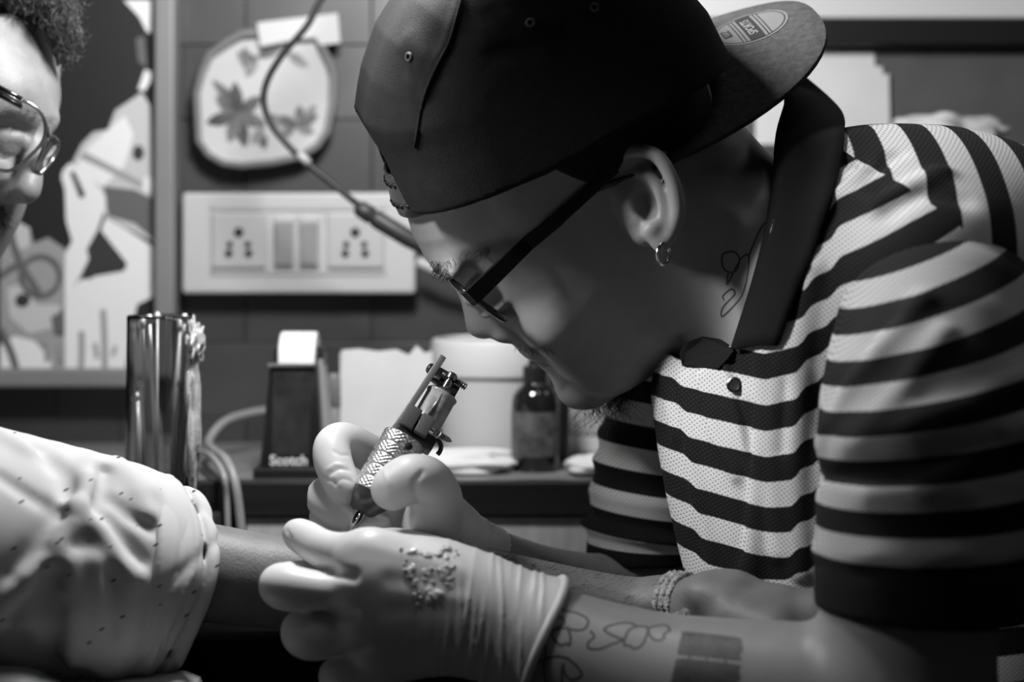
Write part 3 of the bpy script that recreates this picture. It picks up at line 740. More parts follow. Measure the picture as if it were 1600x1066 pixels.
# tattoos on the near forearm and the neck
fa = lambda x, y: (780+x/2.963, 820+y/2.963)
forearm = lambda p: smin(chain(p, NF), chain(p, NW), .012)
L_ = []
L_.append([fa(*q) for q in ((230, 360), (270, 385), (310, 400), (360, 410), (410, 440), (400, 480), (360, 490), (300, 480), (250, 490), (210, 470))])
L_.append([fa(*q) for q in ((250, 440), (290, 430), (300, 460), (265, 480), (245, 510), (265, 545), (290, 560), (310, 550), (325, 560), (330, 520), (315, 470))])
L_.append([fa(*q) for q in ((420, 490), (440, 520), (410, 550), (420, 575), (470, 575), (520, 555), (580, 535))])
L_.append([fa(*q) for q in ((580, 535), (600, 490), (650, 470), (690, 480), (680, 520), (660, 560), (625, 575), (600, 560), (580, 560), (580, 535))])
L_.append([fa(*q) for q in ((690, 480), (720, 470), (770, 465), (790, 490), (765, 505), (760, 530), (720, 535), (690, 500), (690, 480))])
L_.append([fa(*q) for q in ((580, 535), (540, 520), (500, 500), (490, 480), (540, 460), (600, 455), (640, 470))])
L_.append([fa(*q) for q in ((170, 640), (220, 620), (280, 610), (330, 630), (370, 670), (380, 700), (340, 720), (310, 700), (290, 650))])
L_.append([fa(*q) for q in ((180, 540), (210, 560), (215, 600), (205, 660), (215, 730), (215, 790))])
L_.append([fa(*q) for q in ((300, 640), (290, 690), (290, 760))])
ribbons('flower_tattoo', forearm, L_, 4.5, m_ink, art)
blk = []
for y0 in np.linspace(505, 745, 22):
    if 600 < y0 < 622: continue
    sh0 = (y0-505)*.22
    blk.append((8.0, [fa(845-sh0, y0-4+random.uniform(-2, 2)), fa(985-sh0*.8, y0+10), fa(1125-sh0*.3+random.uniform(-8, 8), y0+28)]))
for x0 in (905, 985, 1075): blk.append((3.5, [fa(x0-2, 508+.12*(x0-845)), fa(x0-22, 610), fa(x0-52, 745)]))
ribbons('block_tattoo', forearm, blk, 5, m_ink2, art)
ribbons('neck_tattoo', artist_sdf, [[(1128, 398), (1136, 394), (1148, 394), (1155, 404), (1152, 420), (1142, 426), (1131, 420), (1128, 408), (1129, 398)], [(1138, 426), (1136, 445), (1150, 418), (1160, 402), (1170, 400), (1168, 430), (1160, 460), (1145, 480), (1128, 495), (1130, 480), (1148, 460), (1143, 452), (1130, 462), (1132, 470)],
        [(1170, 400), (1178, 380), (1190, 355), (1200, 345)]], 3.2, m_ink, art)

# ------------------------------------------------------------------ cap
P_cap = hpoly([(640, 345), (618, 290), (604, 247), (597, 232), (583, 212), (569, 188), (575, 150), (581, 122), (603, 60), (640, 2), (700, -55), (800, -100), (920, -100), (1020, -50), (1076, 10), (1112, 75), (1150, 160), (1200, 300), (1000, 480), (760, 430)])
h0 = np.array(hp(655, 300)); h1 = np.array(hp(1090, 86)); hd = (h1-h0)/np.linalg.norm(h1-h0); hn = np.array([hd[1], -hd[0]])
if hn[1] > 0: hn = -hn                                # hem normal points down, out of the cap
def cap_cm(q):
    f, u, l = q[:, 0], q[:, 1], q[:, 2]; al = np.abs(l)
    d = smax(poly2(f, u, P_cap), al-8.35, 6.0)
    d = smin(d, d+0*al, .1)
    hem = (f-h0[0])*hn[0]+(u-h0[1])*hn[1]
    hem = hem-.10*np.clip(7-np.abs(f-3), 0, 7)*.6+.012*al*al*0
    d = smax(d, hem, .25)
    hc = hp(643, 338)
    hole = np.sqrt((l/4.5)**2+((u-hc[1])/4.15)**2)-1
    d = smax(d, -np.where(f > 4, hole*4.2, 5.0), .3)
    return d
def cap_sdf(p): return cap_cm(((p-O_.astype(np.float32))@HR.astype(np.float32))*100)/100
SE = [W(*q) for q in ((0, 0, 1),)]
def cap_fn(p):
    d = cap_sdf(p)
    for L in CAPF: d = fold(p, d, *L)
    return d
CAPF = []
for pts, amp, wid in (([(722, -10), (712, 25), (699, 68), (678, 108), (664, 150)], .0012, .0035), ([(760, 60), (800, 40), (850, 60)], .0015, .008), ([(640, 60), (660, 90), (650, 130)], .0012, .007), ([(770, 85), (830, 75), (880, 50)], -.001, .006)):
    P_, N_, ok = trace(cap_sdf, [q[0] for q in pts], [q[1] for q in pts]); CAPF.append((P_, amp, wid))
P, Q = net(cap_fn, O_+np.array([-.19, -.13, -.06]), O_+np.array([.15, .13, .21]), .0025)
m_cap = mat('black_twill', .007, .85, spec=.3, noise=.3, nscale=140, bump=.5, bscale=1500)
capo = link('cap', quadmesh('cap', P, Q), m_cap, art); tag(capo, 'black cap worn backwards')
ribbons('panel_seam', cap_fn, [[(724, -10), (714, 25), (701, 68), (680, 108), (660, 160), (648, 230)]], 5, m_cap, capo, lift=.0012)
for x, y in ((828, 36), (640, 89), (928, 12)):
    mb = MB()
    P_, N_, ok = trace(cap_fn, [x], [y]); n_ = N_[0]; a_ = np.cross(n_, (0, 1., .2)); a_ /= np.linalg.norm(a_); b_ = np.cross(n_, a_)
    mb.tube([P_[0]+n_*.0008+.0021*(math.cos(t)*a_+math.sin(t)*b_) for t in np.linspace(0, 2*math.pi, 17)], .0008, 6, False)
    mb.build('eyelet', mat('eyelet_thread', .06, .6), capo, True)
# snap strap across the forehead opening
V = []; Fc = []; us = [hp(610, 268)[1], hp(613, 280)[1], hp(621, 305)[1], hp(632, 330)[1]]
ls = np.linspace(-5.6, 5.6, 29); pts = []
G_ = np.array([[16.0, u-.02*abs(l), l] for l in ls for u in us], np.float32)
for _ in range(60): G_[:, 0] -= head_cm(G_)*.7
pts = [(q[0]+.28, q[1], q[2]) for q in G_]; V = [hw(q) for q in pts]
for i in range(len(ls)-1):
    for k in range(3): Fc.append((i*4+k, i*4+k+1, (i+1)*4+k+1, (i+1)*4+k))
so = MB().add(V, Fc).build('snap_strap', mat('strap_grey', .085, .35), capo, True)
md = so.modifiers.new('thick', 'SOLIDIFY'); md.thickness = .0016; md.offset = 1
mb = MB()
for i in range(3, 27, 2):
    for k, t in ((1, .1), (2, .3)):
        a_ = np.array(pts[i*4+k])*(1-t)+np.array(pts[i*4+k+1])*t
        mb.lathe(hw(a_-np.array([.05, 0, 0])), HF, [(.0021, 0), (.0021, .0026), (.0012, .0034)], 10)
mb.build('snap_peg', mat('peg_black', .01, .4), capo, True)
# brim
eb = math.radians(20); tilt = math.radians(27)
B0 = W(1100, 87, 1.2); be = np.array([math.cos(eb), 0, math.sin(eb)]); bn0 = np.array([-math.sin(eb), 0, math.cos(eb)])
bl = L0*math.cos(tilt)-bn0*math.sin(tilt); bn = np.cross(be, bl); bn = bn if bn[2] > 0 else -bn
def brim_pt(b, l, off=0.0): return B0+(be*b+bl*l+bn*(off-.020*l*l))/100
V = []; Fc = []; NL, NBk = 41, 15
for i in range(NL):
    l = 9.25*math.sin(math.pi*(i/(NL-1)-.5)); bi_ = -.10*l*l-1.2; bo = -7.4+15.0*max(1-abs(l/9.3)**2.7, 0)**.5
    bo = max(bo, bi_+.05)
    for k in range(NBk): V.append(brim_pt(bi_+(bo-bi_)*k/(NBk-1), l))
for i in range(NL-1):
    for k in range(NBk-1): Fc.append((i*NBk+k, i*NBk+k+1, (i+1)*NBk+k+1, (i+1)*NBk+k))
br = MB().add(V, Fc).build('brim', mat('brim_wool', .05, .9, noise=.35, nscale=220, bump=.4, bscale=900, spec=.2), capo, True)
md = br.modifiers.new('thick', 'SOLIDIFY'); md.thickness = .0034; md.offset = 0
md = br.modifiers.new('round', 'BEVEL'); md.width = .0012; md.segments = 2
SB, SLt = 3.5, -1.5
def disc(name, r0, r1, off, m, n=48, parent=capo):
    V = []; Fc = []
    for r in (r0, r1):
        for k in range(n): a = 2*math.pi*k/n; V.append(brim_pt(SB+r*math.cos(a), SLt+r*math.sin(a), off))
    for k in range(n): Fc.append((k, (k+1) % n, n+(k+1) % n, n+k))
    return MB().add(V, Fc).build(name, m, parent, True)
stk = disc('size_sticker', .01, 2.55, .20, mat('sticker_grey', .13, .45)); disc('sticker_ring', 2.28, 2.36, .212, mat('sticker_ink', .02, .5), parent=stk)
def strip(b0, b1, l0, l1, off, m):
    V = []; Fc = []
    for k in range(9):
        l = l0+(l1-l0)*k/8; V += [brim_pt(SB+b0, SLt+l, off), brim_pt(SB+b1, SLt+l, off)]
    for k in range(8): Fc.append((2*k, 2*k+1, 2*k+3, 2*k+2))
    MB().add(V, Fc).build('sticker_band', m, stk)
m_si = mat('sticker_ink', .02)
strip(-.5, .5, -2.2, 2.2, .208, m_si)
for b_ in (-.72, -.95, .72, .95): strip(b_-.04, b_+.04, -2.1, 2.1, .208, m_si)
sgn = 1 if np.dot(np.cross(bn, -bl), be) > 0 else -1
def brim_text(t_, b0, size, m):
    o = text('sticker_text', t_, (0, 0, 0), size, m, stk, Matrix.Identity(3), .00004, .0001)
    for v in o.data.vertices: v.co = Vector(brim_pt(SB+b0+sgn*v.co.y*100, SLt-v.co.x*100, .215+v.co.z*100))
brim_text('SPORTS', 0, .0082, mat('sticker_light', .2, .5)); brim_text('IIZZ', -1.5*(1 if sgn < 0 else 1), .0078, m_si)

# ------------------------------------------------------------------ glasses, earring, hair of the beard
gla = MB(); hg = np.array(hp(708, 421)); hinge = np.array([hg[0]+.35, hg[1], 6.75])
dn = np.array([-.26, -.966, 0]); m_blkm = mat('black_acetate', .008, .18, coat=.3); m_met = mat('bright_metal', .75, .18, 1.0)
glo = None
def rim_pts(side, rx, ry, n=36, off=0.0):
    c = hinge+dn*1.35; c = np.array([c[0]+off, c[1], 3.35*side]); out = []
    for k in range(n+1):
        a = 2*math.pi*k/n; ca, sa = math.cos(a), math.sin(a)
        x = rx*math.copysign(abs(ca)**.75, ca); y = ry*math.copysign(abs(sa)**.75, sa)
        p = c+np.array([0, 0, x])-dn*y; p[0] -= .045*(p[2]-0)**2*.25; out.append(p)
    return out
frame = MB().tube([hw(q) for q in rim_pts(1, 2.85, 1.95)], .0021, 8, False)
glo = frame.build('glasses', m_blkm, art, True)
MB().tube([hw(q) for q in rim_pts(-1, 2.85, 1.95)], .0021, 8, False).build('rim', m_blkm, glo, True)
for sd in (1, -1):
    MB().tube([hw(q) for q in rim_pts(sd, 2.7, 1.8, off=.16)], .0009, 6, False).build('metal_rim', m_met, glo, True)
    P_ = [hw(q) for q in rim_pts(sd, 2.75, 1.85)[:-1]]
    MB().prism(P_, HF*.0012).build('lens', MATS.get('lens_glass') or mat('lens_glass', 1, .02, trans=1.0, ior=1.02), glo)
bc = hinge+dn*.45
for dy, up in ((0, .12), (.75, -.05)):
    MB().tube([hw((bc[0]+.25*(1-abs(t))+.05, bc[1]-dy+up*(1-t*t), .95*t)) for t in np.linspace(-1, 1, 9)], .0011, 8).build('bridge', m_met, glo, True)
for sd in (1, -1):
    MB().tube([hw((bc[0]-.2, bc[1]-.9, .9*sd)), hw((bc[0]-.9, bc[1]-1.2, .85*sd)), hw((bc[0]-.95, bc[1]-1.6, .78*sd))], [.0006, .0006, .0022], 8).build('nose_pad', m_met, glo, True)
te = W(958, 258, 1.1285)
for sd in (1, -1):
    p0 = hw((hinge[0]-.1, hinge[1], (hinge[2]-.25)*sd)); hq = hw((hinge[0]-.45, hinge[1], (hinge[2]+.12)*sd))
    if sd == 1: pe = te
    else:
        q = ((te-O_)@HR)*100; q[2] = -q[2]; pe = hw(q)
    V = []; ups = HU*math.cos(0)
    path = [p0, hq]+[hq*(1-t)+pe*t+HL*sd*(-.002*math.sin(math.pi*t)) for t in (.2, .4, .6, .8, 1)]
    for i in range(2, len(path)):
        for _ in range(30):
            c_ = float(head_cm((((path[i]-O_)@HR)*100)[None].astype(np.float32))[0])
            if c_ < .22: path[i] = path[i]+HL*sd*min(.22-c_, .3)*.008
    dirv = (pe-hq)/np.linalg.norm(pe-hq); upv = np.cross(HL, dirv); upv /= np.linalg.norm(upv)
    mbt = MB(); V = []; Fc = []
    for i, pt in enumerate(path):
        hh = (.0058, .0056, .0052, .0046, .0042, .0038, .0034)[i]
        for sx, sz in ((-1, -1), (1, -1), (1, 1), (-1, 1)): V.append(pt+HL*sx*.0014+upv*sz*hh)
    for i in range(len(path)-1):
        for k in range(4): Fc.append((i*4+k, i*4+(k+1) % 4, (i+1)*4+(k+1) % 4, (i+1)*4+k))
    Fc += [(0, 1, 2, 3), (len(V)-1, len(V)-2, len(V)-3, len(V)-4)]
    mbt.add(V, Fc).build('temple', m_blkm, glo, bev=.0006)
er_c = W(1037, 396, 1.1185); ea = np.array([-.62, -.78, 0]); eu = np.array([.05, .0, 1.])
MB().tube([er_c+.0066*(math.cos(t)*ea*.95+math.sin(t)*eu) for t in np.linspace(0, 2*math.pi, 25)], .0013, 8, False).build('earring', mat('silver', .8, .15, 1.0), art, True)
def strands(name, roots, m, parent, fn=None):
    """roots: list of (start, direction, length, curl, radius)"""
    mb = MB(); rr = np.random.RandomState(len(roots))
    for p, d_, L, curl, rad in roots:
        d_ = np.asarray(d_, float); d_ /= np.linalg.norm(d_); a_ = np.cross(d_, rr.randn(3)); a_ /= np.linalg.norm(a_); b_ = np.cross(d_, a_)
        ph = rr.rand()*6; w_ = rr.uniform(2, 5); pts = []
        for t in np.linspace(0, 1, 8):
            c_ = curl*L*t
            pts.append(np.asarray(p)+d_*L*t*(1-.25*curl*t)+c_*(a_*math.sin(ph+w_*t)-a_*math.sin(ph)+b_*math.cos(ph+w_*t)-b_*math.cos(ph))+np.array([0, 0, -.1*L*t*t]))
        mb.tube(pts, [rad*(1-.75*t) for t in np.linspace(0, 1, 8)], 3, False)
    o = mb.build(name, m, parent, True); return o
m_hair = mat('black_hair', .012, .4)
rr = np.random.RandomState(3); roots = []
for k in range(260):
    t = rr.rand()**.8; l = rr.uniform(-1.7, 1.9)*(1-.4*t); q = hl(905+95*t, 621+14*math.sin(3.1*t)-14*t*t-6, l)
    for _ in range(12): q = q-np.array([0, 0, 0])
    p = hw(q); d_ = np.array([-.35+.7*rr.rand()-.2*t, rr.uniform(-.5, .5), -1.0])
    roots.append((p, d_, rr.uniform(.010, .030)*(1-.35*t), rr.uniform(.15, .55), .00022))
bd = strands('beard', roots, m_hair, art); bd['kind'] = 'stuff'
T_ = rr.rand(70); P_, N_, ok = trace(head_sdf, 806+60*T_+rr.uniform(-4, 4, 70), 541+8*T_+rr.uniform(-5, 3, 70), d0=1.1)
roots = [(P_[i]-N_[i]*.0005, N_[i]*.35+np.array([.35+.5*T_[i], 0, -.9]), rr.uniform(.003, .006), .2, .00012) for i in range(70)]
strands('moustache', roots, m_hair, art)['kind'] = 'stuff'
T_ = .3+.7*rr.rand(150); G_ = np.array([hl(668+18*t, 392+6*t, 1.2+4.2*t) for t in T_], np.float32); G_[:, 0] += 3; G_[:, 1] += rr.uniform(-.35, .35, 150)
for _ in range(40): G_[:, 0] -= head_cm(G_)*.7
G_[:, 0] += .04
roots = [(hw(q), HL*.8+HF*.3+HU*rr.uniform(-.1, .3), rr.uniform(.005, .009), .1, .00018) for q in G_]
strands('eyebrow', roots, m_hair, art)['kind'] = 'stuff'

# ------------------------------------------------------------------ gloves
m_glove = mat('latex_glove', .66, .38, noise=.04, nscale=50, bump=.05, bscale=900, spec=.4, sss=.12)
PT = lambda *L: [PX(*q) for q in L]
NG = {
 'palm1': spline(PT((870, 985, 1.045, 72), (800, 942, 1.047, 54), (690, 888, 1.05, 46), (578, 876, 1.05, 41)), 3),
 'palm2': spline(PT((870, 1000, 1.042, 76), (800, 970, 1.042, 58), (690, 930, 1.042, 48), (582, 926, 1.043, 42)), 3),
 'palm3': spline(PT((870, 1010, 1.042, 76), (800, 1000, 1.042, 58), (690, 975, 1.042, 46), (590, 982, 1.042, 40)), 3),
 'palm4': spline(PT((870, 1020, 1.045, 72), (800, 1016, 1.046, 52), (700, 1012, 1.046, 42), (605, 1034, 1.046, 36)), 3),
 'index': spline(PT((578, 876, 1.05, 38), (512, 861, 1.062, 28.5), (478, 842, 1.078, 25), (462, 833, 1.088, 20)), 4),
 'middle': spline(PT((582, 926, 1.043, 38), (520, 927, 1.045, 29), (450, 919, 1.048, 33), (438, 912, 1.058, 28), (462, 903, 1.071, 23), (490, 900, 1.078, 19)), 4),
 'ring': spline(PT((590, 982, 1.042, 37), (535, 992, 1.044, 31), (486, 992, 1.05, 37), (474, 985, 1.066, 30), (496, 978, 1.086, 22), (522, 982, 1.1, 18)), 4),
 'pinky': spline(PT((605, 1034, 1.046, 33), (570, 1054, 1.046, 30), (536, 1058, 1.05, 31), (528, 1056, 1.066, 25), (548, 1052, 1.082, 18)), 4),
 'thumb': spline(PT((760, 925, 1.062, 46), (690, 880, 1.085, 38), (630, 857, 1.105, 31), (590, 852, 1.115, 25), (566, 856, 1.12, 20)), 4)}
cn = W(848, 992, 1.045); cdir = np.array([-.35, 0, -.94]); cax = np.array([.94, .0, -.35]); cax /= np.linalg.norm(cax)
def wav(p, x0, x1, ph):
    px = 800+p[:, 0]*F/p[:, 1]; py = 360+(ZC-p[:, 2])*F/p[:, 1]
    return px, py
RIDG = [(672, 4, 6), (688, -3, 6), (704, 0, 9), (716, 6, 6), (727, -4, 8), (741, 3, 8), (752, -5, 6), (766, 2, 8), (779, 8, 7), (792, -6, 8), (806, 4, 7), (818, -3, 6), (832, 5, 8), (846, 0, 7)]
NGF = []
def near_glove(p):
    d = None
    for k in ('palm1', 'palm2', 'palm3', 'palm4'):
        c = chain(p, NG[k]); d = c if d is None else smin(d, c, .016)
    fing = None
    for k in ('index', 'middle', 'ring', 'pinky'):
        c = chain(p, NG[k], .003); fing = c if fing is None else smin(fing, c, .0012)
    d = smin(d, fing, .006); d = smin(d, chain(p, NG['thumb']), .012)
    for x, y, dd in ((578, 868, 1.037), (582, 922, 1.03), (592, 978, 1.03)):
        d = smin(d, ell(p, W(x, y, dd+.007), (.011, .0065, .010)), .018)
    for L, amp, wid in NGF: d = fold(p, d, L, amp, wid)
    # stretched latex ridges at the wrist
    x = (p[:, 0]-W(700, 980, 1.03)[0])*F/1.03+700; y = (W(700, 980, 1.03)[2]-p[:, 2])*F/1.03+980
    rid = np.zeros_like(d)
    for xr, bend, wd in RIDG:
        xc = xr-.00055*(y-980)**2*np.sign(bend+.1)*.4+bend*np.sin(y*.021+xr)+(y-950)*-.10
        rid = np.maximum(rid, np.exp(-((x-xc)/2.8)**2)*(.55+.45*np.sin(y*.03+xr*1.7)))
    rid *= np.clip((x-665+.15*(y-900))/70, 0, 1)*np.clip((865-x)/20, 0, 1)
    d = d-.0012*rid
    d = smax(d, (p-cn.astype(np.float32))@cax.astype(np.float32), .002)
    return d
NGF = [(pts3(near_glove, L, d0=.9), a_, w_) for L, a_, w_ in (([(505, 892), (530, 896), (552, 900)], -.0025, .003), ([(500, 962), (530, 960), (552, 958)], -.0025, .003), ([(520, 1030), (550, 1022), (572, 1015)], -.0025, .003),
        ([(560, 850), (600, 858), (660, 872), (720, 890)], .0004, .004), ([(610, 905), (660, 908), (720, 920)], -.0007, .005), ([(610, 955), (660, 952), (720, 955)], -.0007, .005), ([(640, 910), (655, 950), (650, 985)], -.0006, .003), ([(446, 818), (449, 830), (456, 842)], -.0005, .0009))]
P, Q = net(near_glove, W(370, 1190, 1.0), np.array([W(895, 800, 1.05)[0], 1.14, W(895, 795, 1.05)[2]]), .0014)
ng = link('glove', quadmesh('glove', P, Q), m_glove, art); tag(ng, 'wet white latex glove on the near hand spread on the arm')
ringp = []
arm_g = lambda p: np.minimum(np.minimum(chain(p, NG['palm2']), chain(p, NG['palm3'])), np.minimum(chain(p, NG['palm1']), chain(p, NG['palm4'])))
for t in np.linspace(0, 2*math.pi, 33):
    dv = cdir*math.cos(t)+np.array([0, 1., 0])*math.sin(t); r_ = .02
    for _ in range(30): r_ -= float(near_glove_raw(cn+dv*r_-cax*.002) if False else smin(smin(chain(np.array([cn+dv*r_], np.float32), NG['palm1']), chain(np.array([cn+dv*r_], np.float32), NG['palm2']), .016), smin(chain(np.array([cn+dv*r_], np.float32), NG['palm3']), chain(np.array([cn+dv*r_], np.float32), NG['palm4']), .016), .016)[0])*.8
    ringp.append(cn+dv*(r_-.0006)-cax*(.001-.002*math.sin(2*t+1)))
MB().tube(ringp, .0026, 8, False).build('cuff_roll', m_glove, ng, True)
# shiny ointment smeared on the back of the near glove
rr = np.random.RandomState(9); spots = []
for (x0, y0), (x1, y1), n_, r0 in (((626, 860), (650, 862), 9, 3.4), ((645, 864), (680, 868), 12, 3.2), ((684, 866), (706, 851), 16, 3.8), ((632, 868), (640, 905), 12, 2.6), ((642, 900), (656, 946), 16, 3.2), ((655, 943), (700, 922), 18, 3.6), ((700, 915), (714, 860), 12, 3.0), ((650, 897), (690, 890), 10, 2.4), ((690, 880), (700, 900), 8, 2.6)):
    for k in range(n_):
        t = rr.rand(); spots.append((x0+(x1-x0)*t+rr.uniform(-5, 5), y0+(y1-y0)*t+rr.uniform(-5, 5), r0*rr.uniform(.35, 1.0)))
for k in range(18): spots.append((rr.uniform(640, 705), rr.uniform(865, 938), -rr.uniform(7, 11)))
P_, N_, ok = trace(near_glove, [s[0] for s in spots], [s[1] for s in spots], d0=.95)
SPT = [(P_[i]+(N_[i]*S(q[2], 1.03)*.1 if q[2] > 0 else N_[i]*(S(q[2], 1.03)+.0005)), S(abs(q[2]), 1.03)) for i, q in enumerate(spots)]
def gel(p):
    d = None
    for c_, r_ in SPT:
        k = ln(p-c_.astype(np.float32))-r_; d = k if d is None else smin(d, k, .0012)
    return d
lo_ = np.min([c for c, r in SPT], 0)-.005; hi_ = np.max([c for c, r in SPT], 0)+.005
P, Q = net(gel, lo_, hi_, .0005)
link('ointment', quadmesh('ointment', P, Q), mat('ointment_gel', .85, .05, trans=.35, ior=1.4, coat=1.0), ng)

FG = {
 'index': spline(PT((628, 742, 1.185, 32), (588, 715, 1.178, 28), (540, 690, 1.16, 27), (519, 697, 1.148, 25.5), (521, 724, 1.14, 27), (533, 752, 1.132, 24), (541, 768, 1.128, 19)), 4),
 'middle': spline(PT((640, 790, 1.185, 30), (570, 778, 1.175, 28), (517, 772, 1.155, 28), (508, 784, 1.142, 25), (538, 806, 1.132, 25), (572, 818, 1.128, 23), (592, 821, 1.127, 19)), 4),
 'ring': spline(PT((640, 830, 1.18, 28), (570, 820, 1.175, 26), (513, 808, 1.16, 24), (515, 822, 1.148, 23), (560, 842, 1.14, 22), (590, 848, 1.14, 18)), 4),
 'pinky': spline(PT((650, 862, 1.18, 25), (590, 856, 1.17, 22), (540, 850, 1.165, 20), (560, 862, 1.15, 18)), 4),
 'thumb': spline(PT((672, 830, 1.13, 46), (682, 784, 1.112, 38), (668, 752, 1.1, 33), (640, 748, 1.0935, 33), (618, 760, 1.092, 30), (610, 766, 1.093, 26)), 4)}
fcut = W(768, 866, 1.2); fax = W(850, 905, 1.225)-W(735, 846, 1.185); fax /= np.linalg.norm(fax)
FPALM = spline(PT((790, 874, 1.207, 39), (722, 843, 1.18, 42), (668, 805, 1.165, 56), (640, 770, 1.172, 46), (632, 748, 1.18, 34)), 3)
FGF = []
def far_glove(p):
    d = chain(p, FPALM)
    d = smin(d, chain(p, PT((700, 838, 1.175, 46), (650, 830, 1.175, 40), (640, 800, 1.18, 34))), .015)
    fing = None
    for k in ('index', 'middle', 'ring', 'pinky'):
        c = chain(p, FG[k], .003); fing = c if fing is None else smin(fing, c, .002)
    d = smin(d, fing, .008); d = smin(d, chain(p, FG['thumb'], .004), .008)
    for L, amp, wid in FGF: d = fold(p, d, L, amp, wid)
    s_ = (p-fcut.astype(np.float32))@fax.astype(np.float32)
    rid = np.maximum(np.sin(s_*1750+8*p[:, 2]*20), 0)**2*np.clip((s_+.026)/.006, 0, 1)
    d = d-.0016*rid
    return smax(d, s_, .002)
FGF = []
FGF += [(pts3(far_glove, L), a_, w_) for L, a_, w_ in (([(515, 742), (530, 733), (546, 735)], -.0007, .0011), ([(512, 733), (524, 726), (536, 727)], .0005, .001), ([(524, 755), (535, 748), (548, 752)], -.0006, .001),
        ([(600, 735), (606, 752), (606, 775), (598, 790)], .0005, .0012), ([(655, 786), (648, 770), (648, 752), (660, 738)], -.0012, .0016), ([(690, 800), (665, 802), (640, 795)], -.0008, .0015), ([(500, 745), (520, 752), (540, 775)], -.0006, .0012),
        ([(560, 812), (580, 808), (600, 812)], -.0006, .001), ([(556, 800), (575, 798), (592, 806)], .0005, .001), ([(530, 795), (545, 812), (560, 818)], -.0007, .0012), ([(524, 706), (533, 712), (546, 712)], -.0006, .001))]
P, Q = net(far_glove, np.array([W(478, 0, 1.13)[0], 1.04, W(0, 895, 1.12)[2]]), np.array([W(790, 0, 1.2)[0], 1.25, W(0, 655, 1.2)[2]]), .0013)
fg = link('glove', quadmesh('glove', P, Q), m_glove, art); tag(fg, 'white latex glove on the hand gripping the machine')

# ------------------------------------------------------------------ striped polo
def shirt0(p):
    d = ell(p, W(1285, 650, 1.2), (.098, .125, .16))
    d = smin(d, ell(p, W(1425, 427, 1.21), (.124, .180, .0945)), .04)
    d = smin(d, ell(p, W(1480, 980, 1.2), (.14, .145, .19)), .05)
    d = smin(d, chain(p, PT((1110, 610, 1.2, 80), (1150, 760, 1.18, 88), (1190, 940, 1.17, 84))), .03)
    d = smin(d, chain(p, PT((1350, 380, 1.14, 130), (1450, 440, 1.05, 120))), .05)
    nk = chain(p, PT((960, 215, 1.2, 198), (1120, 365, 1.19, 195), (1190, 420, 1.175, 188)))
    d = smax(d, -nk, .006)
    return smax(d, -(p[:, 2]-W(0, 1150, 1.15)[2]), .005)
SF = []
for L, amp, wid in (([(1196, 560), (1190, 700), (1178, 830), (1172, 905)], .008, .007), ([(1178, 640), (1172, 760), (1166, 860)], -.003, .006), ([(1134, 566), (1140, 605), (1156, 665), (1172, 735)], .0028, .0028), ([(1143, 566), (1149, 605), (1165, 665), (1179, 735)], -.0028, .003),
                    ([(1240, 470), (1222, 600), (1212, 720), (1222, 860)], .010, .007), ([(1275, 420), (1250, 560), (1240, 700), (1250, 890)], .010, .0065), ([(1258, 420), (1232, 560), (1226, 700)], -.007, .006),
                    ([(1070, 600), (1080, 690), (1096, 800), (1120, 890)], .005, .006), ([(1100, 590), (1120, 680), (1150, 740)], .005, .005), ([(1040, 590), (1056, 680)], .003, .005),
                    ([(1325, 300), (1370, 320), (1410, 300), (1470, 270)], .004, .007), ([(1330, 250), (1370, 262), (1400, 240)], -.003, .006), ([(1390, 330), (1440, 300), (1500, 310)], -.003, .008),
                    ([(1290, 330), (1330, 290), (1350, 262)], .003, .006)):
    SF.append((pts3(shirt0, L), amp, wid))
def shirt_sdf(p):
    d = shirt0(p)
    for L, amp, wid in SF: d = fold(p, d, L, amp, wid)
    return d
m_st1 = stripe_mat('striped_knit', .58, .0045, dot=1600.0)
P, Q = net(shirt_sdf, np.array([.04, .99, .645]), np.array([.42, 1.40, 1.015]), .0024)
qx = P[:, 0]*F/1.15+800; qy = 360+(ZC-P[:, 2])*F/1.15
def stripe_front(qx, qy):
    slope = .16+.55*np.clip((800-qy)/450, 0, 1)
    sg = lambda c, w: 1/(1+np.exp(-np.clip((qx-c)/w, -30, 30)))
    slope = slope*.72; qy = qy+15*sg(1222-.03*(qy-600), 2.5)+13*sg(1252-.04*(qy-600), 2.5)-9*sg(1060+.12*(qy-600), 2)*(qx < 1175)+9*(qx < 1175)
    y0 = np.where(qx < 1175, qy-.14*(qx-1175), qy+slope*(qx-1175)-.0*qx)
    return (y0-752)/76.0
sfr = stripe_front(qx, qy)
sbk = (qx+.10*(qy-260)-1452)/82.0
seam = (qy < 243+(qx-1300)*.95) & (qx > 1290)
seam = np.minimum(243+(qx-1300)*.95-qy, qx-1290)
shirt = link('polo_shirt', quadmesh('polo_shirt', P, Q, {'s': sfr, 's2': sbk, 'm': seam}), m_st1, art); tag(shirt, 'polo shirt with black and white stripes and pinhole knit')

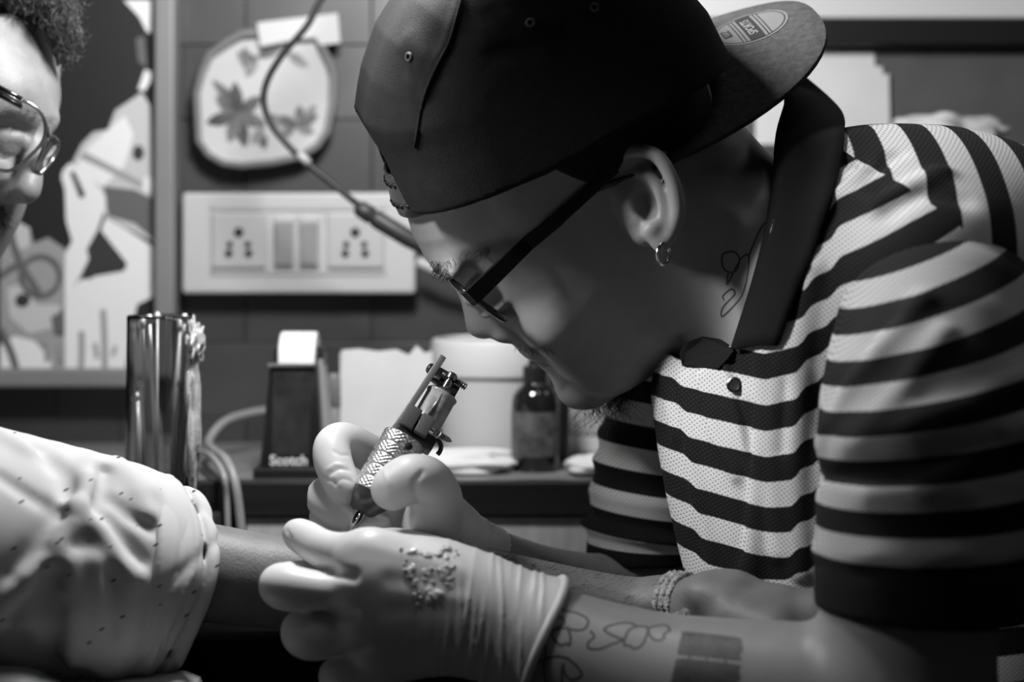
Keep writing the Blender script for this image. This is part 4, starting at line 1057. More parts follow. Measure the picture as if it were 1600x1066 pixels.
SLC = spline(PT((1425, 440, 1.095, 118), (1472, 490, 1.05, 158), (1462, 640, 1.0, 180), (1450, 800, .985, 174), (1444, 1000, .98, 171)), 3)
def sleeve0(p):
    d = chain(p, SLC)
    cut = -(p[:, 2]-W(0, 953, .98)[2])-.03*(p[:, 0]-W(1444, 0, .98)[0])
    inner = chain(p, PT((1444, 900, .98, 150), (1444, 1010, .98, 163)))
    d = smax(d, -inner, .001)
    return smax(d, cut, .002)
SLF = []
for L, amp, wid in (([(1285, 690), (1320, 610), (1370, 545), (1440, 470)], .005, .007), ([(1300, 640), (1350, 560), (1400, 500)], -.003, .006), ([(1272, 705), (1330, 690), (1420, 670), (1520, 640), (1600, 600)], .005, .009),
                    ([(1274, 742), (1340, 742), (1440, 735), (1560, 690)], -.004, .006), ([(1276, 480), (1300, 430), (1350, 390), (1420, 360)], .004, .007), ([(1345, 690), (1420, 600), (1475, 520)], .0035, .006), ([(1440, 760), (1520, 710), (1590, 660)], .003, .007),
                    ([(1272, 760), (1360, 770), (1500, 765)], .003, .008), ([(1274, 884), (1360, 893), (1500, 893), (1600, 885)], -.0015, .004), ([(1273, 860), (1360, 870), (1500, 868)], .002, .006)):
    SLF.append((pts3(sleeve0, L, d0=.75), amp, wid))
def sleeve_sdf(p):
    d = sleeve0(p)
    for L, amp, wid in SLF: d = fold(p, d, L, amp, wid)
    return d
P, Q = net(sleeve_sdf, np.array([.14, .89, W(0, 985, .98)[2]]), np.array([.30, 1.15, .96]), .0022)
qx = P[:, 0]*F/.945+800; qy = 360+(ZC-P[:, 2])*F/.945
def sleeve_s(qx, qy):
    sl = .03+.42*np.clip((860-qy)/480, 0, 1)**1.1
    y0 = qy+sl*(qx-1560)
    return (y0-806-45)/90.0
ss = sleeve_s(qx, qy); hemz = W(0, 890, .98)[2]-P[:, 2]; half = np.full(len(P), .5)
m_st2 = stripe_mat('striped_knit_fine_shaded', .42, .0045, dot=1800.0)  # same cloth as the body, its light stripes darkened to shade the near sleeve
slv = link('sleeve', quadmesh('sleeve', P, Q, {'s': ss, 's2': half, 'm': hemz}), m_st2, shirt)
FSC = spline(PT((1090, 500, 1.30, 112), (1046, 670, 1.31, 102), (1020, 780, 1.31, 97), (1003, 930, 1.31, 92)), 3)
def fsleeve(p):
    d = chain(p, FSC)
    cut = -(p[:, 2]-W(0, 898, 1.25)[2])
    px = (p[:, 0]-W(950, 0, 1.25)[0])*F/1.25+950; py = (W(0, 800, 1.25)[2]-p[:, 2])*F/1.25+800
    yy = py-.12*(px-940)
    for y_, a_, w_ in ((690, .0035, 14), (735, .003, 11), (842, .0055, 10), (822, -.002, 8), (785, .002, 12)): d = d-a_*np.exp(-((yy-y_)/w_)**2)
    return smax(d, cut, .002)
P, Q = net(fsleeve, np.array([.04, 1.22, .70]), np.array([.19, 1.40, .92]), .0024)
qx = P[:, 0]*F/1.27+800; qy = 360+(ZC-P[:, 2])*F/1.27
ss = (qy-.13*(qx-945)-712)/72.0; hemz = qy-.05*(qx-945)-862; half = np.full(len(P), .5)
link('sleeve', quadmesh('sleeve', P, Q, {'s': ss, 's2': half, 'm': hemz}), m_st1, shirt)
# black collar
m_col = mat('black_rib', .008, .9, spec=.2, bump=.5, bscale=1200)
top_ = spline([(1172, 152, 1.245), (1205, 128, 1.235), (1226, 150, 1.20), (1214, 210, 1.165), (1210, 280, 1.145), (1200, 350, 1.132), (1178, 440, 1.118), (1144, 546, 1.108)], 5)
bot_ = spline([(1240, 107, 1.26), (1300, 160, 1.25), (1318, 188, 1.21), (1318, 225, 1.165), (1308, 275, 1.135), (1286, 350, 1.112), (1254, 435, 1.098), (1214, 540, 1.088)], 5)
V = []; Fc = []; NN = 6; GQ = np.array([a_*(1-k/NN)+b_*k/NN for a_, b_ in zip(top_, bot_) for k in range(NN+1)])
cl_fn = lambda p: np.minimum(shirt_sdf(p), artist_sdf(p)); PT_, NT_, okT = trace(cl_fn, GQ[:, 0], GQ[:, 1])
GQ[:, 2] = np.where(okT, np.minimum(PT_[:, 1]-.004, GQ[:, 2]), GQ[:, 2]); GD = GQ[:, 2].reshape(-1, NN+1)
for _ in range(6):
    GD[1:-1] = np.minimum(GD[1:-1], (GD[:-2]+GD[2:])/2*.5+GD[1:-1]*.5); GD[:, 1:-1] = np.minimum(GD[:, 1:-1], (GD[:, :-2]+GD[:, 2:])/2)
GQ[:, 2] = GD.ravel()
for i_, (a_, b_) in enumerate(zip(top_, bot_)):
    for k in range(NN+1):
        t = k/NN; q = GQ[i_*(NN+1)+k]; p = W(*q)+np.array([.1, -.5, .3])*.004*math.sin(math.pi*t); V.append(p)
for i in range(len(top_)-1):
    for k in range(NN): Fc.append((i*(NN+1)+k, i*(NN+1)+k+1, (i+1)*(NN+1)+k+1, (i+1)*(NN+1)+k))
co = MB().add(V, Fc).build('collar', m_col, shirt, True)
md = co.modifiers.new('thick', 'SOLIDIFY'); md.thickness = .003; md.offset = 0
tipn = [(1062, 552), (1072, 536), (1098, 526), (1126, 530), (1148, 546), (1136, 562), (1122, 577), (1092, 574), (1066, 572)]
P_, N_, ok = trace(shirt_sdf, [q[0] for q in tipn], [q[1] for q in tipn]); 
P_ = [W(q[0], q[1], min(p[1], 1.16)-.004) for q, p in zip(tipn, P_)]
MB().prism(P_, (0, .003, 0)).build('collar', m_col, shirt, bev=.0008)
# placket edge, button and thread
P_, N_, ok = trace(shirt_sdf, [1150, 1168], [603, 760]); 
for k in range(1):
    c_, n_ = P_[k]+N_[k]*.0022, N_[k]
    bo_ = MB().lathe(c_-n_*.0002, n_, [(.0044, 0), (.0048, .0008), (.0046, .0018), (.0036, .0020), (.0032, .0014), (.0005, .0013)], 24).build('button', mat('black_button', .012, .2), shirt, angle=40)

# short black hair showing under the cap behind the ear
HL_ = hpoly([(700, 200), (890, 285), (925, 296), (950, 285), (965, 262), (1000, 245), (1050, 255), (1078, 280), (1105, 285), (1135, 250), (1140, 150), (1150, -50), (800, -150)])
def hair_fn(p):
    q = ((p-O_.astype(np.float32))@HR.astype(np.float32))*100
    f = q[:, 0]; u = q[:, 1]-.30*np.abs(q[:, 2])
    base = np.minimum(head_cm(q), 100*trunk_sdf(p))
    return smax(base-.22, poly2(f, u, HL_), .5)/100
P, Q = net(hair_fn, O_+np.array([-.10, -.11, -.06]), O_+np.array([.13, .11, .11]), .0028)
link('hair', quadmesh('hair', P, Q), mat('black_stubble', .006, .7, bump=.6, bscale=1800, spec=.2), art)
# ------------------------------------------------------------------ tattoo machine
mt_o = W(545, 829, 1.118); tl = math.radians(20); px_ = 1.118/F
A2 = np.array([.497, 0, .867]); BV = np.array([.867, 0, -.497]); AX = A2*math.cos(tl)+np.array([0, 1., 0])*math.sin(tl); NV = np.cross(AX, BV)
if NV[1] > 0: NV = -NV
RM = np.stack([AX, BV, NV], 1)
def M(s, t, n=0): return mt_o+(AX*(s/math.cos(tl))+BV*t+NV*n)*px_
q_ = lambda *v: tuple(k*px_ for k in v)
mac = empty('tattoo_machine', mt_o, 'steel coil tattoo machine with knurled grip held in the far glove', 'tattoo machine')
m_stl = mat('machine_steel', .72, .34, 1.0); m_drk = mat('machine_iron', .07, .35, .6); m_gry = mat('machine_block', .22, .38, .4)
# knurled grip
V = []; Fc = []; n = 132; rows = 110
for i in range(rows+1):
    s_ = 62+i*(100)/rows; band = (i % 22)/22; g_ = -3.0*max(0, 1-abs(band-.5)*0-min(band, 1-band)/.07) if min(band, 1-band) < .07 else 0
    for k in range(n):
        a = 2*math.pi*k/n; kn = .55*(math.sin(22*a+i*.95)+math.sin(22*a-i*.95)) if min(band, 1-band) > .1 else 0
        V.append(M(s_, 5+(35+g_+kn)*math.cos(a), (35+g_+kn)*math.sin(a)))
for i in range(rows):
    for k in range(n): Fc.append((i*n+k, i*n+(k+1) % n, (i+1)*n+(k+1) % n, (i+1)*n+k))
Fc += [tuple(range(n-1, -1, -1)), tuple(range(rows*n, rows*n+n))]
grip = MB().add(V, Fc).build('grip', m_stl, mac, True)
MB().lathe(M(146, 16, 33), NV, [(4.2*px_, 0), (6.2*px_, 1.2*px_), (6.4*px_, 2.6*px_), (5.2*px_, 2.8*px_)], 18).build('screw_ring', m_drk, grip, True)
MB().lathe(M(146, 16, 33.4), NV, [(5.0*px_, 0), (5.0*px_, 2.7*px_), (.1*px_, 2.5*px_)], 18).build('screw_hole', mat('hole_black', .003, .8), grip, True)
MB().lathe(M(30, 4), AX, [(15*px_, 0), (20*px_, 3*px_), (31*px_, 22*px_), (33*px_, 36*px_)], 40).build('grip_collar', mat('collar_grey', .12, .3, .5), mac, angle=50)
MB().lathe(M(0, 2), AX, [(2.5*px_, 0), (5*px_, 3*px_), (11.5*px_, 22*px_), (13*px_, 32*px_), (13*px_, 52*px_)], 32).build('tip_tube', mat('tip_steel', .34, .3, .2), mac, angle=50)
def face_n(s): return np.interp(s, [0, 3, 22, 32, 52], [2.5, 5, 11.5, 13, 13])
def slot(name, k, off, m, th=1.2):
    ol = [(4, 0), (12, 5.2), (22, 7.2), (31, 5.6), (37, 0), (31, -5.6), (22, -7.2), (12, -5.2)]; c0 = 20.5
    pts = []
    for s_, t_ in spline(ol+[ol[0]], 4)[:-1]:
        s2, t2 = c0+(s_-c0)*k, t_*k; r_ = face_n(s2/math.cos(tl)*1.0); pts.append(M(s2, 2+t2, math.sqrt(max(r_*r_-t2*t2, 1))+off))
    return MB().prism(pts, -NV*th*px_).build(name, m, mac)
slot('slot_rim', 1.18, 1.6, mat('tip_bright', .5, .3, .2), 2.5); slot('slot_opening', .86, 2.0, mat('hole_black', .003, .8), 2)
MB().tube([M(-4, 1, 1), M(10, 2, 12.5), M(30, 2.5, 14.5)], [.7*px_, 2.2*px_, 2.4*px_], 8).build('needle', mat('needle_steel', .85, .12, 1), mac, True)
# frame, clamp, coil
MB().box(M(176, 18, -8), q_(30, 66, 52), R=RM, bev=.0008).build('base_frame', m_drk, mac, angle=40)
MB().box(M(188, -5, 24), q_(34, 25, 26), R=RM, bev=.0008).build('clamp_block', m_gry, mac, angle=40)
MB().box(M(187, 21.5, 24), q_(33, 22, 26), R=RM, bev=.0008).build('clamp_block', m_gry, mac, angle=40)
MB().box(M(232, -12, 6), q_(140, 11, 26), R=RM@np.array([[math.cos(.07), -math.sin(.07), 0], [math.sin(.07), math.cos(.07), 0], [0, 0, 1.]]), bev=.0006).build('side_bar', mat('bar_steel', .7, .42, .85), mac, angle=40)
MB().lathe(M(187, 26, 22), BV, [(4.5*px_, 0), (4.5*px_, 6*px_), (6.5*px_, 6.5*px_), (6.5*px_, 13*px_), (4*px_, 14*px_), (4*px_, 20*px_)], 16).build('wing_bolt', m_stl, mac, angle=40)
MB().prism([M(181, 40, 22), M(192, 40, 22), M(191, 66, 22), M(187, 73, 22), M(183, 66, 22)], NV*3.5*px_).build('bolt_wing', m_stl, mac, bev=.0003)
MB().tube([M(187+7*math.cos(t), 47+4*math.sin(t), 28) for t in np.linspace(0, 2*math.pi, 13)], 1.4*px_, 6, False).build('bolt_ring', m_stl, mac, True)
coil = MB().lathe(M(190, 22, -2), AX, [(22*px_, 0), (25*px_, 1*px_), (25*px_, 58*px_), (26.5*px_, 60*px_), (26.5*px_, 63*px_), (24*px_, 65*px_), (10*px_, 65.5*px_), (10*px_, 76*px_), (.3*px_, 76*px_)], 36).build('coil', mat('coil_wrap', .5, .3, 0.0, noise=.45, nscale=160), mac, angle=40)
MB().box(M(250, 24, -26), q_(60, 36, 10), R=RM, bev=.0006).build('back_plate', m_drk, mac, angle=40)
MB().box(M(278, 8, -8), q_(12, 44, 24), R=RM, bev=.0006).build('top_arm', m_drk, mac, angle=40)
MB().box(M(262, 17, -2), q_(5, 44, 18), R=RM, bev=.0004).build('armature_bar', m_gry, mac, angle=40)
MB().tube([M(172+14*math.sin(t), 50-14*math.cos(t), -8) for t in np.linspace(-.4, math.pi+.4, 13)], 4*px_, 8).build('yoke_loop', m_drk, mac, True)
MB().lathe(M(274, -11, 2), -BV, [(5*px_, 0), (8.5*px_, 1*px_), (9*px_, 6*px_), (7*px_, 9*px_), (3*px_, 10.5*px_), (.2*px_, 10.6*px_)], 18).build('frame_screw', m_drk, mac, angle=40)
pr_ = []
for i in range(60): pr_.append(((5.2+1.5*math.sin(i*1.57))*px_, (i*.95)*px_))
MB().lathe(M(275, -6, 8), BV, pr_, 14).build('contact_screw', mat('screw_steel', .35, .25, .9), mac, True)
MB().lathe(M(254, 21, 14), AX, [(4*px_, 0), (6.5*px_, 2*px_), (7*px_, 14*px_), (5*px_, 15*px_), (5*px_, 18*px_), (9*px_, 19*px_), (9*px_, 27*px_), (6*px_, 30*px_), (.2*px_, 30.5*px_)], 18).build('binding_post', mat('post_steel', .25, .25, .9), mac, angle=40)
MB().tube([M(258, 22, 20), M(201, 18, 26)], 1.8*px_, 8).build('armature_rod', m_stl, mac, True)

# ------------------------------------------------------------------ the client
cl = empty('person', (W(-300, 0, 1.25)[0], 1.25, 0), 'person in glasses and rolled white shirt sleeve at the left edge holding out an arm', 'person')
CA = spline(PT((-360, 660, 1.12, 120), (-150, 800, 1.085, 118), (60, 880, 1.095, 105), (180, 890, 1.105, 88), (300, 893, 1.112, 78), (440, 911, 1.115, 71), (600, 914, 1.12, 67), (760, 918, 1.125, 58), (860, 934, 1.128, 54), (960, 947, 1.125, 48), (1040, 947, 1.115, 41)), 3)
CP = PT((1040, 947, 1.115, 41), (1090, 950, 1.10, 46), (1150, 952, 1.085, 54), (1215, 968, 1.07, 52), (1285, 972, 1.062, 46))
CFN = [PT((1280, 955, 1.06, 26), (1345, 960, 1.055, 24), (1385, 985, 1.055, 22), (1390, 1020, 1.056, 19)), PT((1285, 975, 1.07, 26), (1355, 985, 1.07, 24), (1395, 1012, 1.07, 21), (1395, 1048, 1.07, 18)),
       PT((1280, 985, 1.08, 25), (1345, 1000, 1.085, 23), (1380, 1026, 1.085, 20), (1378, 1058, 1.085, 17)), PT((1270, 992, 1.088, 23), (1325, 1010, 1.095, 20), (1352, 1036, 1.095, 17), (1345, 1060, 1.095, 15)),
       PT((1150, 962, 1.07, 40), (1215, 985, 1.05, 32), (1265, 1008, 1.045, 26), (1300, 1015, 1.045, 21))]
CNOSE = spline(PT((62, 205, 1.295, 13), (55, 238, 1.284, 15), (47, 272, 1.272, 18), (41, 297, 1.266, 22)), 3)
def chead(p):
    d = ell(p, W(-78, 95, 1.33), (.0745, .088, .092))
    d = smin(d, ell(p, W(-22, 150, 1.305), (.0495, .055, .040)), .012)
    d = smin(d, cone(p, W(-40, 180, 1.262), W(74, 188, 1.297), .0105, .0075), .012)
    d = smin(d, ell(p, W(-42, 285, 1.30), (.036, .052, .05)), .02)
    d = smax(d, -ell(p, W(14, 222, 1.262), (.020, .02, .013)), .012)
    d = smin(d, ell(p, W(4, 222, 1.285), (.013, .014, .012)), .004)
    d = smin(d, ell(p, W(4, 214, 1.283), (.016, .0135, .007)), .003)
    d = smin(d, ell(p, W(-185, 205, 1.262), (.014, .007, .028)), .005)
    nose = chain(p, CNOSE, .003)
    d = smin(d, nose, .008); d = smin(d, ell(p, W(13, 300, 1.268), (.0105, .009, .008)), .005)
    d = smax(d, -ell(p, W(18, 312, 1.258), (.0055, .006, .0032)), .002)
    d = smin(d, ell(p, W(-42, 342, 1.288), (.021, .028, .015)), .012)
    d = smin(d, ell(p, W(-105, 415, 1.305), (.038, .05, .035)), .03)
    d = smin(d, chain(p, PT((-160, 260, 1.37, 110), (-290, 560, 1.36, 130), (-370, 780, 1.28, 180))), .03)
    return d
def client_sdf(p):
    d = chead(p)
    d = smin(d, ell(p, W(-400, 1000, 1.22), (.09, .11, .17)), .04)
    a = smin(chain(p, CA), chain(p, CP, .004), .01)
    a = smin(a, bounded(p, W(1280, 990, 1.07), .075, lambda r: np.minimum.reduce([chain(r, c, .003) for c in CFN])), .008)
    a = smin(a, ell(p, W(1120, 925, 1.085), (.02, .018, .012)), .008)
    d = smin(d, a, .02)
    return smin(d, chain(p, PT((-420, 960, 1.1, 100), (-230, 1120, 1.02, 92), (20, 1132, 1.02, 88), (130, 1170, 1.02, 76))), .02)
m_skin2 = mat('client_skin', .165, .5, noise=.14, nscale=90, bump=.3, bscale=650, spec=.45, sss=.06)
P, Q = net(client_sdf, np.array([W(-500, 0, 1.2)[0], .97, .62]), np.array([W(1420, 0, 1.06)[0], 1.43, 1.075]), .0027)
link('body', quadmesh('body', P, Q), m_skin2, cl)
# rolled shirt sleeve
CC = W(238, 912, 1.112); cnv = np.array([.86, .44, -.25]); cnv /= np.linalg.norm(cnv)
CS = spline(PT((-420, 690, 1.12, 170), (-300, 760, 1.10, 190), (-120, 845, 1.075, 202), (40, 876, 1.09, 190), (160, 894, 1.10, 176), (260, 908, 1.115, 150), (340, 915, 1.13, 130)), 3)
def cs0(p):
    d = chain(p, CS)
    d = smin(d, ell(p, W(-420, 1000, 1.22), (.125, .15, .22)), .05)
    nk = chain(p, PT((-160, 260, 1.37, 150), (-290, 560, 1.36, 170)))
    d = smax(d, -nk, .01)
    return smax(d, (p-CC.astype(np.float32))@cnv.astype(np.float32), .003)
CSF = []
for L, amp, wid in (([(60, 700), (100, 740), (112, 790), (104, 850), (84, 905)], -.008, .006), ([(130, 696), (160, 740), (158, 775), (132, 800)], -.006, .005), ([(140, 700), (136, 750), (128, 790)], .007, .007), ([(185, 722), (215, 770), (232, 800)], .004, .006),
                    ([(-5, 948), (40, 905), (85, 872), (112, 820), (116, 790)], .009, .006), ([(118, 800), (96, 850), (92, 920)], .007, .006), ([(128, 798), (160, 830), (190, 880), (210, 900)], .008, .0055), ([(150, 800), (185, 840), (215, 880)], -.005, .006),
                    ([(160, 772), (200, 805), (236, 826)], -.004, .004), ([(0, 745), (50, 778), (100, 805)], -.003, .004), ([(110, 880), (120, 950), (110, 1040)], .006, .007), ([(75, 900), (84, 980), (80, 1060)], -.006, .007), ([(150, 880), (160, 960), (150, 1040)], .005, .007),
                    ([(-10, 1000), (40, 960), (80, 930)], -.006, .008), ([(-10, 985), (18, 980), (40, 972)], .006, .006), ([(200, 900), (196, 980), (170, 1060)], .005, .008), ([(175, 900), (176, 980)], -.004, .006), ([(0, 680), (40, 700), (60, 705)], .005, .007),
                    ([(20, 900), (60, 850), (90, 800)], -.004, .007), ([(30, 1010), (60, 1040), (120, 1050)], -.006, .009), ([(150, 725), (190, 735), (230, 765)], .004, .008)):
    CSF.append((pts3(cs0, L, d0=.8), amp, wid))
def csleeve(p):
    d = cs0(p)
    for L, amp, wid in CSF: d = fold(p, d, L, amp, wid)
    return d
m_shirt = mat('white_cotton', .5, .8, bump=.08, bscale=2500, spec=.25)
# small dark dashes printed on the cotton
nt = m_shirt.node_tree; b = nt.nodes['Principled BSDF']; tc = nt.nodes.new('ShaderNodeTexCoord'); mp = nt.nodes.new('ShaderNodeMapping')
mp.inputs['Rotation'].default_value = (0, .55, 0); mp.inputs['Scale'].default_value = (62, 70, 70)
vo = nt.nodes.new('ShaderNodeTexVoronoi'); vo.inputs['Randomness'].default_value = .9; vo.inputs['Scale'].default_value = 1.0
nt.links.new(tc.outputs['Object'], mp.inputs[0]); nt.links.new(mp.outputs[0], vo.inputs['Vector'])
sub = nt.nodes.new('ShaderNodeVectorMath'); sub.operation = 'SUBTRACT'; nt.links.new(mp.outputs[0], sub.inputs[0]); nt.links.new(vo.outputs['Position'], sub.inputs[1])
sc_ = nt.nodes.new('ShaderNodeVectorMath'); sc_.operation = 'MULTIPLY'; sc_.inputs[1].default_value = (1, .45, 2.6); nt.links.new(sub.outputs[0], sc_.inputs[0])
le = nt.nodes.new('ShaderNodeVectorMath'); le.operation = 'LENGTH'; nt.links.new(sc_.outputs[0], le.inputs[0])
rg = nt.nodes.new('ShaderNodeMapRange'); rg.inputs['From Min'].default_value = .095; rg.inputs['From Max'].default_value = .135; nt.links.new(le.outputs['Value'], rg.inputs['Value'])
mx = nt.nodes.new('ShaderNodeMix'); mx.data_type = 'RGBA'; mx.inputs['A'].default_value = (.04, .04, .04, 1); mx.inputs['B'].default_value = (.5, .5, .5, 1)
nt.links.new(rg.outputs[0], mx.inputs['Factor']); nt.links.new(mx.outputs['Result'], b.inputs['Base Color'])
P, Q = net(csleeve, np.array([W(-560, 0, 1.2)[0], .98, .60]), np.array([W(300, 0, 1.1)[0], 1.40, .90]), .0026)
shc = link('shirt', quadmesh('shirt', P, Q), m_shirt, cl); tag(shc, 'white cotton shirt printed with small dark dashes')
c1 = np.cross(cnv, (0, 0, 1.)); c1 /= np.linalg.norm(c1); c2 = np.cross(c1, cnv)
def cuff(p):
    q = p-CC.astype(np.float32); h = q@cnv.astype(np.float32); x = q@c1.astype(np.float32); y = q@c2.astype(np.float32)
    r = np.sqrt(x*x+y*y); a = np.arctan2(y, x)
    R_ = .0548+.0016*np.sin(2*a+.6)+.0011*np.sin(5*a)+.004*np.clip(-h/.02, -1, 1)
    hw_ = .0155+.0015*np.sin(3*a)
    d = np.sqrt(np.maximum(np.abs(r-R_)-.002, 0)**2+np.maximum(np.abs(h+.002)-hw_, 0)**2)-.0038
    for hc, am in ((.006+.0035*np.sin(2*a+1), -.0036), (-.002+.004*np.sin(3*a), .0022), (-.010+.003*np.sin(2*a), -.0016)): d = d-am*np.exp(-((h-hc)/.0022)**2)
    cr = np.exp(-((a-.35-18*h)/.09)**2)+np.exp(-((a+.5+25*h)/.08)**2)+np.exp(-((a-1.2+15*h)/.1)**2)
    return d+.0015*cr
P, Q = net(cuff, CC-.075, CC+.075, .0016)
cu_ = link('cuff', quadmesh('cuff', P, Q), m_shirt, shc)
# braided wrist band
bc_ = W(1062, 946, 1.11); ba = W(1090, 950, 1.10)-W(1040, 947, 1.115); ba /= np.linalg.norm(ba); b1 = np.cross(ba, (0, 0, 1.)); b1 /= np.linalg.norm(b1); b2_ = np.cross(b1, ba)
brl = None; m_rope = mat('rope', .32, .9, noise=.5, nscale=300, bump=.8, bscale=900)
for i, off in enumerate((-.0042, 0, .0042)):
    for j in (0, 1):
        pts = []
        for t in np.linspace(0, 2*math.pi, 90):
            w_ = 26*t+math.pi*j; rr_ = .0174+.0014*math.cos(w_); pts.append(bc_+ba*(off+.0011*math.sin(w_))+(b1*math.cos(t)+b2_*math.sin(t))*rr_)
        o = MB().tube(pts, .0018, 6, False).build('wrist_band' if brl is None else 'cord', m_rope, cl if brl is None else brl, True)
        brl = brl or o
for cx, cy, r_ in ((1074, 962, 10), (1062, 966, 9), (1084, 952, 8)):
    c_ = W(cx, cy, 1.083); pts = [c_+S(r_, 1.08)*.62*np.array([(1+.35*math.cos(3*t))*math.cos(2*t), .5*math.sin(3*t), (1+.35*math.cos(3*t))*math.sin(2*t)]) for t in np.linspace(0, 2*math.pi, 40)]
    MB().tube(pts, .0015, 6, False).build('knot', m_rope, brl, True)
# hair on the forearm
rr = np.random.RandomState(21); xs = rr.uniform(775, 1040, 800); ys = 855+(xs-775)*.2+rr.uniform(-2, 85, 800)
P_, N_, ok = trace(client_sdf, xs, ys, d0=1.0); roots = []
for i in range(len(xs)):
    if ok[i] and P_[i][1] < 1.15: roots.append((P_[i]-N_[i]*.0004, N_[i]*.35+np.array([.7, 0, -.35+rr.uniform(-.4, .4)]), rr.uniform(.004, .009), .3, .00011))
strands('arm_hair', roots, m_hair, cl)['kind'] = 'stuff'
# curly hair
def hairvol(p):
    return smin(chain(p, PT((-160, -60, 1.34, 120), (-60, -70, 1.3, 95), (20, -38, 1.29, 62), (78, -5, 1.295, 44), (100, 45, 1.30, 27), (99, 88, 1.305, 15))), ell(p, W(-150, 60, 1.39), (.085, .085, .10)), .02)
m_curl = mat('curly_hair', .035, .38, spec=.6)
def hv(p):
    d = hairvol(p); return d-.0018*np.sin(p[:, 0]*900+3*np.sin(p[:, 2]*700))*np.sin(p[:, 2]*800+2*np.sin(p[:, 0]*600))
P, Q = net(hv, np.array([W(-300, 0, 1.35)[0], 1.2, .97]), np.array([W(140, 0, 1.3)[0], 1.5, 1.16]), .0028)
hr = link('hair', quadmesh('hair', P, Q), m_curl, cl); tag(hr, 'short dark curly hair')
rr = np.random.RandomState(5); N0 = 1900
xs = rr.uniform(-170, 128, N0); ys = rr.uniform(-60, 118, N0); P_, N_, ok = trace(hv, xs, ys, d0=1.1); mb = MB()
for i in range(N0):
    if not ok[i] or P_[i][1] > 1.36: continue
    n_ = N_[i]; d_ = n_*.55+np.array([rr.uniform(-.2, .9), rr.uniform(-.5, .2), rr.uniform(-1.2, .5)]); d_ /= np.linalg.norm(d_)
    a_ = np.cross(d_, rr.randn(3)); a_ /= np.linalg.norm(a_); b_ = np.cross(d_, a_); R_ = rr.uniform(.0016, .0042); tw = rr.uniform(3, 7); ph = rr.rand()*6; L = rr.uniform(.005, .014)
    pts = [P_[i]-n_*.002+d_*L*t+R_*t**.5*(a_*(math.cos(ph+tw*t)-math.cos(ph))+b_*(math.sin(ph+tw*t)-math.sin(ph))) for t in np.linspace(0, 1, 10)]
    mb.tube(pts, [.00030*(1-.6*t) for t in np.linspace(0, 1, 10)], 4, False)
o = mb.build('curl', m_curl, hr, True); o['kind'] = 'stuff'
P_, N_, ok = trace(chead, rr.uniform(-40, 8, 160), rr.uniform(318, 352, 160), d0=1.1)
roots = [(P_[i]-N_[i]*.0005, N_[i]*.4+np.array([.3, 0, -1]), rr.uniform(.005, .010), .3, .0002) for i in range(160) if ok[i]]
strands('moustache', roots, m_hair, cl)['kind'] = 'stuff'
T_ = rr.rand(110); P_, N_, ok = trace(chead, -30+112*T_, 172+16*T_*T_+rr.uniform(-6, 6, 110), d0=1.1)
roots = [(P_[i]-N_[i]*.0005, N_[i]*.35+np.array([.9, 0, .1]), rr.uniform(.004, .007), .2, .00014) for i in range(110) if ok[i]]
strands('eyebrow', roots, m_hair, cl)['kind'] = 'stuff'
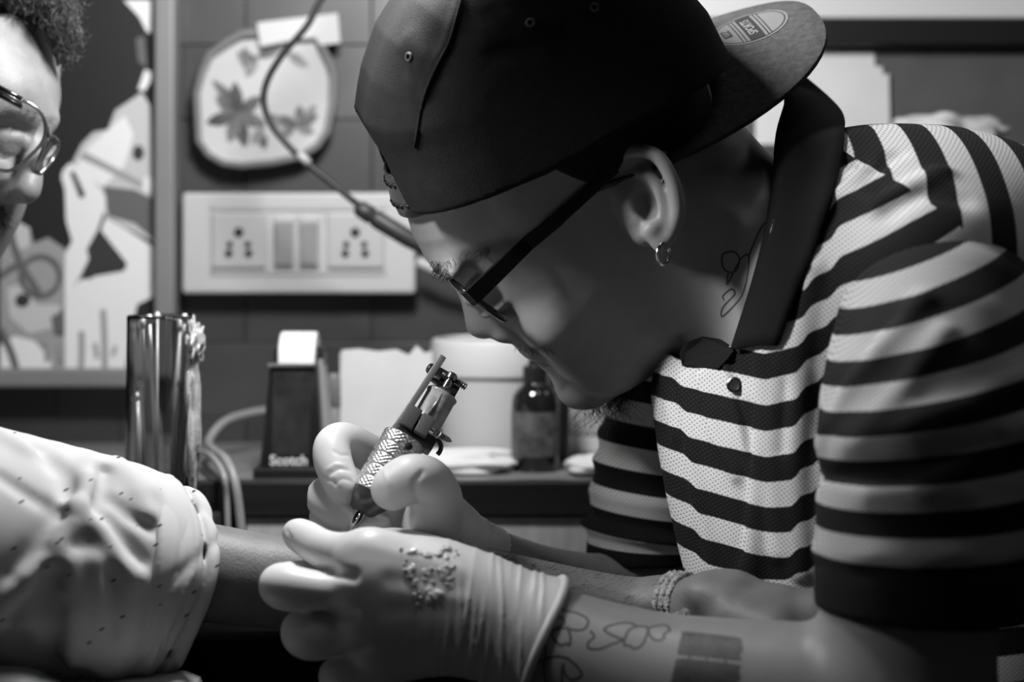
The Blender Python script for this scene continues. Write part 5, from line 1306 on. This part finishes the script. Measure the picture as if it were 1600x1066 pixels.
# his glasses
m_gl2 = mat('dark_metal_frame', .25, .22, .9); m_ln = mat('lens_glass2', 1, .02, trans=1.0, ior=1.12, coat=.6)
near = [(-22, 146, 1.252), (10, 149, 1.249), (38, 158, 1.249), (58, 170, 1.252), (69, 187, 1.255), (71, 205, 1.257), (65, 224, 1.256), (48, 243, 1.252), (28, 260, 1.248), (12, 267, 1.246), (-12, 262, 1.245), (-40, 244, 1.246), (-54, 210, 1.249), (-46, 168, 1.252), (-22, 146, 1.252)]
npt = [W(*q) for q in spline(near, 4)]
cg = MB().tube(npt, .00125, 8, False).build('glasses', m_gl2, cl, True)
MB().prism(npt[:-1], (0, .0012, 0)).build('lens', m_ln, cg)
far = [(73, 213, 1.262), (84, 214, 1.272), (91, 222, 1.28), (90, 234, 1.281), (82, 250, 1.278), (70, 264, 1.27), (61, 271, 1.266), (59, 258, 1.262), (66, 236, 1.26), (73, 213, 1.262)]
npt = [W(*q) for q in spline(far, 4)]
MB().tube(npt, .0012, 8, False).build('rim', m_gl2, cg, True); MB().prism(npt[:-1], (0, .0012, 0)).build('lens', m_ln, cg)
MB().tube([W(68, 186, 1.255), W(74, 200, 1.258), W(75, 213, 1.262)], .0013, 8).build('bridge', m_gl2, cg, True)
for k, (dy, m_) in enumerate(((0, m_blkm), (6, m_gl2), (12, m_blkm))):
    MB().tube([W(34, 155+dy*1.0, 1.245), W(0, 137+dy, 1.246), W(-60, 108+dy, 1.262), W(-150, 70+dy, 1.28)], .0016, 8).build('temple', m_, cg, True)

# black arm rest under the arm, pale padded bench edge below
ar = empty('arm_rest', (W(560, 0, 1.17)[0], 1.17, 0), 'black padded arm rest under the outstretched forearm', 'arm rest')
zt = W(0, 988, 1.115)[2]
MB().box((W(500, 0, 1.13)[0], 1.168, zt-.06), (.26, .125, .12), bev=.012).build('pad', mat('black_vinyl', .004, .6, spec=.15), ar, angle=40)
MB().tube([(W(500, 0, 1.13)[0], 1.17, zt-.12), (W(500, 0, 1.13)[0], 1.17, .02)], .02, 16).build('post', m_blk, ar, True)
MB().lathe((W(500, 0, 1.13)[0], 1.17, 0), (0, 0, 1), [(.06, 0), (.06, .012), (.025, .025)], 32).build('foot', m_blk, ar, angle=40)
bn_ = empty('padded_bench', (W(-150, 0, 1.0)[0], 1.02, 0), 'pale padded bench edge at the bottom left under the sleeve', 'bench')
c_ = W(40, 1079, 1.03)
MB().box((c_[0]-.06, 1.035, c_[2]-.036), (.30, .115, .07), bev=.012).build('pad', mat('pale_vinyl', .42, .5, noise=.1, nscale=30), bn_, angle=40)
for sx in (-.19, .07):
    for sy in (1.0, 1.07):
        MB().tube([(c_[0]+sx, sy, c_[2]-.07), (c_[0]+sx, sy, 0)], .012, 10).build('leg', m_blk, bn_, True)
